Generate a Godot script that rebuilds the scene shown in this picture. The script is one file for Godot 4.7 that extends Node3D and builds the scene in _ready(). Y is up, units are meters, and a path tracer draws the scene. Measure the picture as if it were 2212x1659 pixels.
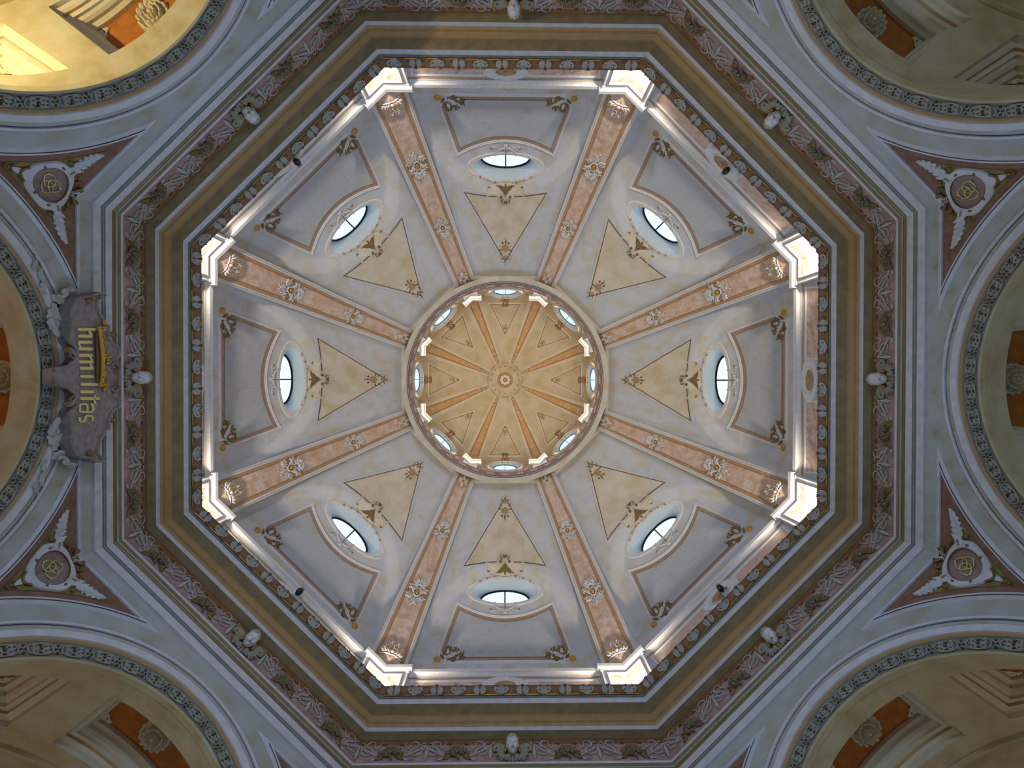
extends Node3D
# An octagonal church crossing seen from the floor: arches and chapels, entablature, ribbed dome with oval windows, and a lantern above the oculus.
# Heights H are measured from the lens; Y0 lifts them above the floor. Directions «measured» as (x, y) are tangents times F from the axis.
const F := 1100.0
const Y0 := 1.5
const T8 := 0.41421356
const C8 := 0.92387953
const S8 := 0.38268343
const DOME := Vector3(-0.118, 0.0, -0.02)
const SIDE := ["right", "lower right", "bottom", "lower left", "left", "upper left", "top", "upper right"]
var M := {}
var taken := {}

class MB extends RefCounted:
	var v := PackedVector3Array()
	var ix := PackedInt32Array()
	func grid(nu: int, nv: int, f: Callable) -> void:
		var o := v.size()
		for j in nv + 1:
			for i in nu + 1:
				v.append(f.call(float(i) / nu, float(j) / nv))
		for j in nv:
			for i in nu:
				var a := o + j * (nu + 1) + i
				ix.append_array([a, a + 1, a + nu + 2, a, a + nu + 2, a + nu + 1])
	func quad(a: Vector3, b: Vector3, c: Vector3, d: Vector3) -> void:
		var o := v.size()
		v.append_array([a, b, c, d])
		ix.append_array([o, o + 1, o + 2, o, o + 2, o + 3])
	func box(lo: Vector3, hi: Vector3) -> void:
		var p := []
		for k in 8:
			p.append(Vector3(hi.x if k & 1 else lo.x, hi.y if k & 2 else lo.y, hi.z if k & 4 else lo.z))
		for q in [[0, 1, 3, 2], [4, 6, 7, 5], [0, 4, 5, 1], [2, 3, 7, 6], [0, 2, 6, 4], [1, 5, 7, 3]]:
			quad(p[q[0]], p[q[1]], p[q[2]], p[q[3]])
	func ball(c: Vector3, r: Vector3, n := 7, rows := 5) -> void:
		grid(n, rows, func(s: float, t: float): return c + Vector3(r.x * cos(TAU * s) * sin(PI * t), r.y * sin(TAU * s) * sin(PI * t), r.z * cos(PI * t)))
	# a round or flattened bar along a path; radius w, height w * flat
	func tube(pts: PackedVector3Array, w: PackedFloat32Array, flat := 1.0, n := 6) -> void:
		var o := v.size()
		var m := pts.size()
		for i in m:
			var t := (pts[mini(i + 1, m - 1)] - pts[maxi(i - 1, 0)]).normalized()
			var up := Vector3(0, 0, 1) if absf(t.z) < 0.9 else Vector3(1, 0, 0)
			var s := t.cross(up).normalized()
			up = s.cross(t)
			for k in n:
				var a := TAU * (k + 0.5) / n
				v.append(pts[i] + s * (cos(a) * w[i]) + up * (sin(a) * w[i] * flat))
		for i in m - 1:
			for k in n:
				var a := o + i * n + k
				var b := o + i * n + (k + 1) % n
				ix.append_array([a, b, b + n, a, b + n, a + n])
		for e in [0, m - 1]:
			var c := v.size()
			v.append(pts[e])
			for k in n:
				ix.append_array([c, o + e * n + k, o + e * n + (k + 1) % n])
	# turtle: segments of [length, degrees per unit at start, at end, width at end]
	func stroke(x: float, y: float, deg: float, w0: float, segs: Array, flat := 0.8, z := 0.0, eye := 0.0, n := 6) -> Vector2:
		var p := Vector2(x, y)
		var a := deg_to_rad(deg)
		var pts := PackedVector3Array([Vector3(x, y, z)])
		var ws := PackedFloat32Array([w0])
		var w := w0
		for s in segs:
			var turn: float = absf(s[1] + s[2]) * 0.5 * s[0]
			var k := maxi(2, int(ceil(turn / 30.0)))
			for i in k:
				var q := (i + 0.5) / k
				a += deg_to_rad(lerpf(s[1], s[2], q)) * s[0] / k
				p += Vector2.from_angle(a) * (s[0] / k)
				pts.append(Vector3(p.x, p.y, z))
				ws.append(lerpf(w, s[3], (i + 1.0) / k))
			w = s[3]
		tube(pts, ws, flat, n)
		if eye > 0.0:
			ball(Vector3(p.x, p.y, z), Vector3(eye, eye, eye * 0.9))
		return p
	# an acanthus-like leaf: midrib groove, lobed edge, curling tip, edges sunk below the ground
	func leaf(x: float, y: float, deg: float, length: float, wide: float, h: float, bend := 0.0, lobes := 3.0, nt := 9, z := 0.0) -> void:
		var base := Vector2(x, y)
		grid(6, nt, func(s: float, t: float):
			var a := deg_to_rad(deg + bend * t)
			var mid := deg_to_rad(deg + bend * t * 0.5)
			var c := base + Vector2.from_angle(mid) * (length * t)
			var e := absf(s * 2.0 - 1.0)
			var half := wide * 0.5 * pow(sin(PI * (0.12 + 0.88 * t) * 0.98 + 0.04), 0.8) * (1.0 + 0.28 * cos(TAU * lobes * t) * e)
			var q := c + Vector2.from_angle(a + PI * 0.5) * ((s * 2.0 - 1.0) * half)
			var rise := h * (0.55 + 0.75 * t * t) * (1.0 - pow(e, 2.6)) - h * 0.45 * pow(1.0 - e, 5.0)
			return Vector3(q.x, q.y, z + rise - 0.25 * h * e))
	func fan(x: float, y: float, r0: float, r1: float, a0: float, a1: float, n: int, wide: float, h: float, lobes := 0.0, z := 0.0, nt := 6) -> void:
		for i in n:
			var a := lerpf(a0, a1, i / maxf(n - 1.0, 1.0))
			var d := Vector2.from_angle(deg_to_rad(a))
			leaf(x + d.x * r0, y + d.y * r0, a, r1 - r0, wide, h, 0.0, lobes, nt, z)
	# a flat plate with rounded rim on a closed outline
	func plate(pts: PackedVector2Array, z0: float, z1: float, rim := 0.6) -> void:
		var n := pts.size()
		var o := v.size()
		var c := Vector2()
		var area := 0.0
		for i in n:
			area += pts[i].cross(pts[(i + 1) % n])
		var sgn := 1.0 if area > 0.0 else -1.0
		for ring in 3:
			for i in n:
				var t := (pts[(i + 1) % n] - pts[(i + n - 1) % n]).normalized()
				var q := pts[i] - Vector2(t.y, -t.x) * (sgn * (rim if ring == 2 else 0.0))
				v.append(Vector3(q.x, q.y, [z0, z1 - rim, z1][ring]))
		for ring in 2:
			for i in n:
				var a := o + ring * n + i
				var b := o + ring * n + (i + 1) % n
				ix.append_array([a, b, b + n, a, b + n, a + n])
		var top := PackedVector2Array()
		for i in n:
			top.append(Vector2(v[o + 2 * n + i].x, v[o + 2 * n + i].y))
		var tri := Geometry2D.triangulate_polygon(top)
		var o2 := v.size()
		for i in n:
			v.append(v[o + 2 * n + i])
		for i in tri:
			ix.append(o2 + i)
	# a raised band between two closed outlines of equal count; heights per outline
	func band(a: PackedVector2Array, b: PackedVector2Array, za: float, zb: float, shut := true) -> void:
		var n := a.size()
		var o := v.size()
		for i in n:
			v.append(Vector3(a[i].x, a[i].y, za))
			v.append(Vector3(b[i].x, b[i].y, zb))
		for i in (n if shut else n - 1):
			var p := o + 2 * i
			var q := o + 2 * ((i + 1) % n)
			ix.append_array([p, q, q + 1, p, q + 1, p + 1])
	func fill(a: PackedVector2Array, c: Vector2, z: float, rings := 8) -> void:
		var o := v.size()
		var n := a.size()
		for k in rings + 1:
			for i in n:
				var q := a[i].lerp(c, float(k) / rings)
				v.append(Vector3(q.x, q.y, z))
		for k in rings:
			for i in n:
				var p := o + k * n + i
				var q := o + k * n + (i + 1) % n
				ix.append_array([p, q, q + n, p, q + n, p + n])
	func add(b: MB, t: Transform3D) -> void:
		var o := v.size()
		for p in b.v:
			v.append(t * p)
		for i in b.ix:
			ix.append(o + i)
	# lay the drawing on the plane: ornament up is towards smaller y
	func lay(x: float, y: float, deg := 0.0, s := 1.0, mirror := 1.0) -> MB:
		var ca := cos(deg_to_rad(deg)) * s
		var sa := sin(deg_to_rad(deg)) * s
		for i in v.size():
			var p := v[i]
			p.x *= mirror
			v[i] = Vector3(x + p.x * ca - p.y * sa, y - (p.x * sa + p.y * ca), p.z * s)
		return self
	func mapped(f: Callable) -> MB:
		for i in v.size():
			v[i] = f.call(v[i])
		return self
	func moved(d: Vector3) -> MB:
		for i in v.size():
			v[i] += d
		return self
	func mesh() -> ArrayMesh:
		var nor := PackedVector3Array()
		nor.resize(v.size())
		for i in range(0, ix.size(), 3):
			var a := ix[i]
			var b := ix[i + 1]
			var c := ix[i + 2]
			var g := (v[c] - v[a]).cross(v[b] - v[a])
			nor[a] += g
			nor[b] += g
			nor[c] += g
		for i in nor.size():
			nor[i] = nor[i].normalized() if nor[i].length_squared() > 1e-24 else Vector3.UP
		var arr := []
		arr.resize(Mesh.ARRAY_MAX)
		arr[Mesh.ARRAY_VERTEX] = v
		arr[Mesh.ARRAY_NORMAL] = nor
		arr[Mesh.ARRAY_INDEX] = ix
		var am := ArrayMesh.new()
		am.add_surface_from_arrays(Mesh.PRIMITIVE_TRIANGLES, arr)
		return am

func numbered(called: String) -> String:
	var n: int = taken.get(called, 0)
	taken[called] = n + 1
	return called if n == 0 else "%s_%03d" % [called, n]

func base(called: String, at := Vector3.ZERO) -> Node3D:
	var o := Node3D.new()
	o.name = numbered(called)
	add_child(o)
	o.position = at
	return o

func tag(o: Node, label: String, category := "", group := "", kind := "") -> Node:
	if label:
		o.set_meta("label", label)
	if category:
		o.set_meta("category", category)
	if group:
		o.set_meta("group", group)
	if kind:
		o.set_meta("kind", kind)
	return o

func part(parent: Node, called: String, mb: MB, mat: String) -> MeshInstance3D:
	var o := MeshInstance3D.new()
	o.name = called
	o.mesh = mb.mesh()
	o.material_override = M[mat]
	parent.add_child(o, true)
	return o

# parts is a list of [name, MB, material]; the node stands at the middle of its points
func thing(called: String, parts: Array) -> Node3D:
	var c := Vector3.ZERO
	var n := 0
	for p in parts:
		for q in p[1].v:
			c += q
		n += p[1].v.size()
	c /= maxi(n, 1)
	var o := base(called, c)
	for p in parts:
		if p[1].v.size():
			var made := part(o, p[0], p[1].moved(-c), p[2])
			if p.size() > 3:
				made.set_meta("kind", p[3])
	return o

func copy_of(o: Node3D, stem: String) -> Node3D:
	var c: Node3D = o.duplicate()
	c.name = numbered(stem)
	add_child(c)
	return c

# turn a thing built on side 0 onto side k (k may be a half for the corners)
func turned(t: Transform3D, k: float, off := Vector3.ZERO) -> Transform3D:
	var r := Basis(Vector3.UP, k * TAU / 8.0)
	return Transform3D(r * t.basis, r * t.origin + off)

# eight of a thing round the axis; label is a Callable(k)
func eight(o: Node3D, stem: String, half: float, off: Vector3, label: Callable, category := "", group := "", kind := "", only := []) -> Array:
	var t := o.transform
	var out := []
	var first := true
	for k in 8:
		if only and not k in only:
			continue
		var c := o if first else copy_of(o, stem)
		first = false
		c.transform = turned(t, k + half, off)
		tag(c, label.call(k), category, group, kind)
		out.append(c)
	return out

func corner(k: int) -> String:
	return "%s and %s" % [SIDE[k], SIDE[(k + 1) % 8]]

# --- shapes in a side's own axes: x outward, y up, z along the side (positive where measured x is negative)
func at(r: float, h: float, u: float) -> Vector3:
	return Vector3(r, h + Y0, -u)

# a straight moulding along one side, mitred at both corners; pts of (r, h)
func run(mb: MB, pts: Array, smooth := false, cut := -1.0) -> void:
	if smooth:
		mb.grid(1, pts.size() - 1, func(s: float, t: float):
			var p: Vector2 = pts[roundi(t * (pts.size() - 1))]
			return at(p.x, p.y, (s * 2.0 - 1.0) * p.x * T8))
		return
	for i in pts.size() - 1:
		var p: Vector2 = pts[i]
		var q: Vector2 = pts[i + 1]
		var lo := -p.x * T8 if cut < 0.0 else -cut
		var lq := -q.x * T8 if cut < 0.0 else -cut
		mb.quad(at(p.x, p.y, lo), at(p.x, p.y, -lo), at(q.x, q.y, -lq), at(q.x, q.y, lq))

func curve(a: Vector2, b: Vector2, kind: float, n := 6) -> Array:   # kind 1: hollow, -1: round, 0: double curve
	var out := []
	for i in n + 1:
		var t := float(i) / n
		var w := sin(t * PI * 0.5) if kind < 0 else (1.0 - cos(t * PI * 0.5) if kind > 0 else t - 0.13 * sin(TAU * t))
		out.append(Vector2(lerpf(a.x, b.x, t), lerpf(a.y, b.y, w)))
	return out

func on_wall(r: float) -> Callable:
	return func(p: Vector3):
		var h := F * r / p.y
		return Vector3(r - p.z * h / F, h + Y0, -p.x * h / F)

func on_level(h: float) -> Callable:
	return func(p: Vector3): return Vector3(p.y * h / F, h + Y0 - p.z * h / F, -p.x * h / F)

func on_corner(r: float) -> Callable:   # vertex frame: the two walls that meet there
	return func(p: Vector3):
		var h := F * r / (p.y * C8 + absf(p.x) * S8)
		var soft := clampf(absf(p.x) / 40.0, 0.0, 1.0)
		var n := Vector3(-C8, 0, S8 * signf(p.x)).lerp(Vector3(-1, 0, 0), 1.0 - soft).normalized()
		return Vector3(p.y * h / F, h + Y0, -p.x * h / F) + n * (p.z * h / F)

# --- the dome
var dome_c := Vector3()     # centre r, h and radius of the profile
func dome_r(h: float) -> float:
	var d := dome_c.z * dome_c.z - (h - dome_c.y) * (h - dome_c.y)
	return dome_c.x + sqrt(maxf(d, 0.01))

func circle_of(a: Vector2, b: Vector2, c: Vector2) -> Vector3:
	var d := 2.0 * (a.x * (b.y - c.y) + b.x * (c.y - a.y) + c.x * (a.y - b.y))
	var x := (a.length_squared() * (b.y - c.y) + b.length_squared() * (c.y - a.y) + c.length_squared() * (a.y - b.y)) / d
	var y := (a.length_squared() * (c.x - b.x) + b.length_squared() * (a.x - c.x) + c.length_squared() * (b.x - a.x)) / d
	return Vector3(x, y, Vector2(x, y).distance_to(a))

func web_r(u: float, h: float) -> float:   # the vault surface, and the lunette round the window sunk into it
	var d := dome_r(h) + 0.12
	var deep := lerpf(0.10, 0.25, clampf((h - 10.3) / 3.0, 0.0, 1.0))
	var e := pow(pow(absf(u) / 2.08, 2.6) + pow(maxf(h - 10.2, 0.0) / 3.42, 2.6), 1.0 / 2.6)
	return d + deep * (1.0 - smoothstep(0.955, 1.025, e))

func lantern_r(_u: float, h: float) -> float:
	return 2.82 if h < 17.75 else sqrt(maxf(2.82 * 2.82 - (h - 17.75) * (h - 17.75) * 0.961, 0.0))

class SkinMap extends RefCounted:   # positions over a patch of measured directions, looked up bilinearly
	var p := PackedVector3Array()
	var x0: float
	var y0: float
	var st: float
	var nx: int
	var ny: int
	func at(x: float, y: float) -> Vector3:
		var fx := clampf((x - x0) / st, 0.0, nx - 1.001)
		var fy := clampf((y - y0) / st, 0.0, ny - 1.001)
		var i := int(fx)
		var j := int(fy)
		var o := j * nx + i
		var a := p[o].lerp(p[o + 1], fx - i)
		var b := p[o + nx].lerp(p[o + nx + 1], fx - i)
		return a.lerp(b, fy - j)
	func map(q: Vector3) -> Vector3:
		var c := at(q.x, q.y)
		if q.z == 0.0:
			return c
		var n := (at(q.x + 2.0, q.y) - at(q.x - 2.0, q.y)).cross(at(q.x, q.y + 2.0) - at(q.x, q.y - 2.0)).normalized()
		if n.x > 0.0:
			n = -n
		return c + n * (q.z * (c.y - 1.5) / 1100.0)

func skin_of(f: Callable, x1: float, ya: float, yb: float, st: float, h0: float, h1: float) -> SkinMap:
	var s := SkinMap.new()
	s.x0 = -x1
	s.y0 = ya
	s.st = st
	s.nx = int(ceil(2.0 * x1 / st)) + 2
	s.ny = int(ceil((yb - ya) / st)) + 2
	for j in s.ny:
		for i in s.nx:
			var x := s.x0 + i * st
			var y := ya + j * st
			var lo := h0
			var hi := h1
			for k in 17:
				var m := (lo + hi) * 0.5
				if f.call(x * m / F, m) * F > y * m:
					lo = m
				else:
					hi = m
			var h := (lo + hi) * 0.5
			s.p.append(Vector3(y * h / F, h + Y0, -x * h / F))
	return s

func _ready() -> void:
	var t0 := Time.get_ticks_msec()
	setup_view()
	setup_light()
	materials()
	dome_c = circle_of(Vector2(5.92, 10.25), Vector2(5.0, 13.45), Vector2(3.13, 15.38))
	church()
	entablature()
	chapels()
	dome()
	lantern()
	frieze_ornaments()
	arch_ornaments()
	dome_ornaments()
	lantern_ornaments()
	cartouche()
	print("built in ", Time.get_ticks_msec() - t0)

func setup_view() -> void:
	var cam := Camera3D.new()
	cam.name = "camera"
	add_child(cam)
	var rx := Basis(Vector3(1, 0, 0), 0.00742704)
	var ry := Basis(Vector3(0, 1, 0), -0.01422905)
	var rz := Basis(Vector3(0, 0, 1), 0.00170781)
	var m := (rx * ry * rz).transposed()   # its columns are right, down and forward, with depth along z
	var w := func(q: Vector3): return Vector3(q.x, q.z, -q.y)
	cam.transform = Transform3D(Basis(w.call(m.x), -w.call(m.y), -w.call(m.z)), Vector3(-0.1323, Y0, -0.0314))
	cam.fov = rad_to_deg(2.0 * atan(829.5 / F))
	cam.near = 0.05
	cam.far = 200.0
	cam.current = true

func setup_light() -> void:
	var e := Environment.new()
	var sky := Sky.new()
	var sm := ProceduralSkyMaterial.new()
	sm.sky_top_color = Color(0.80, 0.90, 0.97)
	sm.sky_horizon_color = Color(0.86, 0.92, 0.96)
	sm.ground_bottom_color = Color(0.35, 0.34, 0.32)
	sm.ground_horizon_color = Color(0.6, 0.6, 0.58)
	sm.sky_energy_multiplier = SKY
	sky.sky_material = sm
	e.background_mode = Environment.BG_SKY
	e.sky = sky
	e.tonemap_mode = Environment.TONE_MAPPER_LINEAR
	e.tonemap_exposure = 1.0
	e.sdfgi_enabled = true
	e.ssao_enabled = true
	e.ssil_enabled = true
	var we := WorldEnvironment.new()
	we.name = "environment"
	we.environment = e
	add_child(we)

const SKY := 1.25
const DAY := 62.0        # daylight of each chapel window
const UP := 6.2         # uplights on the cornice
const UP2 := 1.9        # uplights in the lantern

func grain(called: String, cols: Array, freq: float, tile: float, rough := 0.85, warp := 0.0, bump := 0.0, spec := 0.3) -> StandardMaterial3D:
	var n := FastNoiseLite.new()
	n.seed = called.hash() % 1000
	n.noise_type = FastNoiseLite.TYPE_SIMPLEX_SMOOTH
	n.frequency = freq
	n.fractal_octaves = 5
	n.fractal_gain = 0.58
	if warp > 0.0:
		n.domain_warp_enabled = true
		n.domain_warp_amplitude = warp
		n.domain_warp_frequency = freq * 1.4
	var g := Gradient.new()
	var off := PackedFloat32Array()
	var pc := PackedColorArray()
	for c in cols:
		off.append(c[0])
		pc.append(Color8(c[1], c[2], c[3]))
	g.offsets = off
	g.colors = pc
	var t := NoiseTexture2D.new()
	t.width = 512
	t.height = 512
	t.seamless = true
	t.noise = n
	t.color_ramp = g
	var m := StandardMaterial3D.new()
	m.albedo_texture = t
	m.roughness = rough
	m.metallic_specular = spec
	m.uv1_triplanar = true
	m.uv1_world_triplanar = true
	m.uv1_scale = Vector3.ONE / tile
	if bump > 0.0:
		var b := FastNoiseLite.new()
		b.seed = 7
		b.frequency = 0.06
		b.fractal_octaves = 4
		var bt := NoiseTexture2D.new()
		bt.width = 256
		bt.height = 256
		bt.seamless = true
		bt.noise = b
		bt.as_normal_map = true
		bt.bump_strength = 4.0
		m.normal_enabled = true
		m.normal_scale = bump
		m.normal_texture = bt
	M[called] = m
	return m

func plain(called: String, r: int, g: int, b: int, rough := 0.8, metal := 0.0) -> StandardMaterial3D:
	var m := StandardMaterial3D.new()
	m.albedo_color = Color8(r, g, b)
	m.roughness = rough
	m.metallic = metal
	m.metallic_specular = 0.4
	M[called] = m
	return m

func materials() -> void:
	grain("web", [[0.2, 198, 186, 162], [0.42, 204, 200, 194], [0.6, 206, 204, 206], [0.85, 194, 194, 198]], 0.008, 3.0, 0.9, 0.0, 0.25)
	grain("cream", [[0.2, 204, 182, 146], [0.5, 216, 202, 176], [0.8, 222, 212, 192]], 0.008, 2.6, 0.9, 0.0, 0.25)
	grain("panel", [[0.2, 178, 176, 168], [0.5, 186, 186, 186], [0.8, 182, 182, 188]], 0.01, 2.2, 0.9, 0.0, 0.2)
	grain("lantern_cream", [[0.2, 196, 174, 136], [0.5, 208, 192, 160], [0.8, 214, 202, 176]], 0.008, 3.0, 0.9)
	grain("stucco", [[0.2, 214, 206, 198], [0.8, 228, 222, 217]], 0.02, 1.2, 0.8)
	grain("marble", [[0.15, 190, 150, 120], [0.42, 208, 172, 144], [0.56, 214, 184, 160], [0.64, 226, 212, 202], [0.72, 212, 180, 156], [0.9, 200, 162, 134]], 0.009, 1.5, 0.6, 45.0)
	grain("pink_marble", [[0.15, 190, 150, 126], [0.45, 204, 170, 148], [0.62, 218, 200, 190], [0.72, 208, 176, 158]], 0.01, 1.3, 0.6, 40.0)
	grain("ochre", [[0.2, 172, 132, 96], [0.8, 192, 154, 118]], 0.012, 1.2, 0.75)
	grain("band_pink", [[0.2, 158, 132, 114], [0.8, 174, 148, 130]], 0.012, 1.2, 0.8)
	grain("frieze_pink", [[0.2, 160, 124, 112], [0.5, 174, 140, 128], [0.8, 182, 150, 140]], 0.012, 1.4, 0.85)
	grain("cove_brown", [[0.2, 138, 92, 54], [0.8, 152, 108, 66]], 0.012, 1.2, 0.8)
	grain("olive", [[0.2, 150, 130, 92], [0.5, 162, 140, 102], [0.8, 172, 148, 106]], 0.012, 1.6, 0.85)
	grain("tan", [[0.2, 174, 136, 88], [0.8, 190, 152, 102]], 0.012, 1.4, 0.85)
	grain("wall_grey", [[0.2, 164, 156, 132], [0.45, 172, 172, 162], [0.8, 180, 182, 178]], 0.009, 2.4, 0.9, 0.0, 0.2)
	grain("fascia", [[0.2, 196, 192, 192], [0.8, 212, 208, 210]], 0.015, 1.8, 0.85)
	grain("groove", [[0.2, 120, 116, 106], [0.8, 142, 138, 128]], 0.015, 1.4, 0.85)
	grain("spandrel_green", [[0.2, 128, 116, 62], [0.8, 152, 140, 86]], 0.012, 1.2, 0.85)
	grain("spandrel_pink", [[0.2, 128, 92, 76], [0.8, 148, 112, 96]], 0.012, 1.2, 0.85)
	grain("medallion_pink", [[0.2, 140, 116, 108], [0.8, 160, 136, 128]], 0.015, 0.8, 0.8)
	grain("chapel", [[0.2, 176, 152, 106], [0.5, 187, 168, 126], [0.8, 194, 178, 142]], 0.009, 2.4, 0.9, 0.0, 0.2)
	grain("coffer", [[0.2, 160, 92, 36], [0.8, 180, 112, 50]], 0.012, 1.2, 0.85)
	grain("mauve", [[0.2, 132, 118, 110], [0.8, 156, 142, 134]], 0.015, 0.9, 0.7)
	grain("floor", [[0.2, 128, 120, 112], [0.8, 158, 150, 142]], 0.01, 2.0, 0.35)
	grain("stucco_grey", [[0.2, 176, 168, 154], [0.8, 196, 190, 178]], 0.02, 1.2, 0.7)
	grain("chapel_white", [[0.2, 196, 180, 146], [0.8, 208, 194, 164]], 0.02, 1.4, 0.85)
	grain("web_light", [[0.2, 214, 202, 178], [0.8, 226, 216, 196]], 0.012, 1.6, 0.85)
	grain("lantern_rib", [[0.2, 196, 150, 102], [0.6, 210, 168, 122], [0.8, 220, 190, 154]], 0.012, 1.0, 0.7, 30.0)
	grain("cyma_brown", [[0.2, 140, 98, 68], [0.8, 158, 116, 86]], 0.012, 1.2, 0.8)
	plain("wing_grey", 156, 150, 128, 0.6, 0.1)
	grain("ground_brown", [[0.2, 104, 92, 70], [0.8, 126, 114, 92]], 0.015, 1.0, 0.85)
	plain("flower_grey", 158, 152, 134, 0.7)
	plain("dark_gold", 104, 84, 52, 0.45, 0.4)
	plain("line_gold", 150, 112, 48, 0.5, 0.3)
	plain("line_brown", 112, 76, 40, 0.7)
	plain("gold", 214, 164, 74, 0.34, 0.85)
	plain("old_gold", 140, 112, 66, 0.5, 0.45)
	plain("letter_gold", 226, 208, 138, 0.4, 0.45)
	plain("leaf_green", 136, 124, 96, 0.6, 0.15)
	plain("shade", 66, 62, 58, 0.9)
	plain("iron", 16, 24, 44, 0.5)
	plain("black", 16, 17, 20, 0.35)
	plain("lens", 120, 60, 24, 0.2)
	plain("white_paint", 206, 210, 222, 0.6)
	plain("reveal", 208, 222, 228, 0.8)
	plain("stone_shadow", 120, 116, 108, 0.9)
	var g := plain("glass", 232, 244, 255, 0.05)
	g.albedo_color.a = 0.08
	g.transparency = BaseMaterial3D.TRANSPARENCY_ALPHA
	for q in [["lamp_warm", Color(1.0, 0.84, 0.62), 6.0], ["pane_day", Color(0.78, 0.87, 1.0), 1.6], ["lamp_yellow", Color(1.0, 0.82, 0.45), 6.0]]:
		var m := StandardMaterial3D.new()
		m.albedo_color = Color(0.1, 0.1, 0.1)
		m.emission_enabled = true
		m.emission = q[1]
		m.emission_energy_multiplier = q[2]
		M[q[0]] = m

# --- lower walls, arches, entablature
const RW := 6.06
const RA := 1.97
func arch_c(rho: float) -> float:
	return 4.55 + minf(0.333 * (rho - 1.97), 0.17)
func arch_p(rho: float, th: float, r := RW) -> Vector3:
	return at(r, arch_c(rho) + rho * cos(th), rho * sin(th))

func church() -> void:
	var fl := MB.new()
	fl.quad(Vector3(-11, 0, -11), Vector3(11, 0, -11), Vector3(11, 0, 11), Vector3(-11, 0, 11))
	fl.box(Vector3(-11, -0.3, -11), Vector3(11, -0.01, 11))
	var f := thing("floor", [["floor_paving", fl, "floor"]])
	tag(f, "polished warm stone floor under the dome", "", "", "structure")
	# the wall of one side, with its arched opening
	var w := MB.new()
	var half := RW * T8
	var top := 7.40
	for s in [-1.0, 1.0]:
		w.quad(at(RW, -Y0, s * RA), at(RW, -Y0, s * half), at(RW, arch_c(RA), s * half), at(RW, arch_c(RA), s * RA))
	var edge := func(th: float):
		var c := arch_c(RA)
		var d := Vector2(sin(th), cos(th))
		var k := minf(half / maxf(absf(d.x), 1e-6), (top - c) / maxf(d.y, 1e-6))
		return at(RW, c + d.y * k, d.x * k)
	var cut := atan2(half, top - arch_c(RA))
	for span in [[-PI / 2, -cut], [-cut, cut], [cut, PI / 2]]:
		w.grid(16, 1, func(s: float, t: float):
			var th: float = lerpf(span[0], span[1], s)
			return arch_p(RA, th) if t == 0.0 else edge.call(th))
	var o := thing("wall", [["wall_face", w, "wall_grey"]])
	# spandrel panels: white mouldings, a pink border and a green ground, left and right of the arch
	for s in [-1.0, 1.0]:
		var line := func(rho: float, y: float, inset: float):
			# outline from the tip along the arch to the corner, then back along the straight top
			var pts := PackedVector2Array()
			var c := 4.72
			var th0 := acos(clampf((y - c) / rho, -1, 1))
			var e := half - inset
			var th1 := asin(clampf(e / rho, -1, 1))
			for i in 10:
				pts.append(Vector2(s * lerpf(e, rho * sin(th0), i / 10.0), y))
			for i in 19:
				var th := lerpf(th0, th1, i / 18.0)
				pts.append(Vector2(s * rho * sin(th), c + rho * cos(th)))
			return pts
		var L := [line.call(2.645, 7.185, 0.0), line.call(2.675, 7.165, 0.0), line.call(2.70, 7.145, 0.0), line.call(2.725, 7.12, 0.0), line.call(2.83, 6.97, 0.0), line.call(2.85, 6.955, 0.0)]
		var frame := MB.new()
		frame.band(L[0], L[1], 0.0, 0.035, false)
		frame.band(L[1], L[2], 0.035, 0.012, false)
		frame.band(L[2], L[3], 0.03, 0.03, false)
		frame.band(L[3], L[3], 0.03, 0.0, false)
		var pink := MB.new()
		pink.band(L[3], L[4], 0.004, 0.004, false)
		var gl := MB.new()
		gl.band(L[4], L[5], 0.012, 0.012, false)
		var green := MB.new()
		green.fill(L[5], Vector2(s * (half - 0.25), 6.75), 0.005, 5)
		for q in [["spandrel_frame", frame, "fascia"], ["spandrel_border", pink, "spandrel_pink"], ["spandrel_line", gl, "old_gold"], ["spandrel_ground", green, "spandrel_green"]]:
			q[1].mapped(func(p: Vector3): return at(RW - p.z, p.y, p.x))
			part(o, q[0], q[1].moved(-o.position), q[2])
	var t := o.transform
	for k in 8:
		var c: Node3D = o
		if k > 0:
			c = o.duplicate()
			add_child(c)
		c.name = "wall_" + SIDE[k].replace(" ", "_")
		c.transform = turned(t, k)
		tag(c, "grey plaster wall round the %s arch with painted spandrel panels" % SIDE[k], "", "", "structure")

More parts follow.
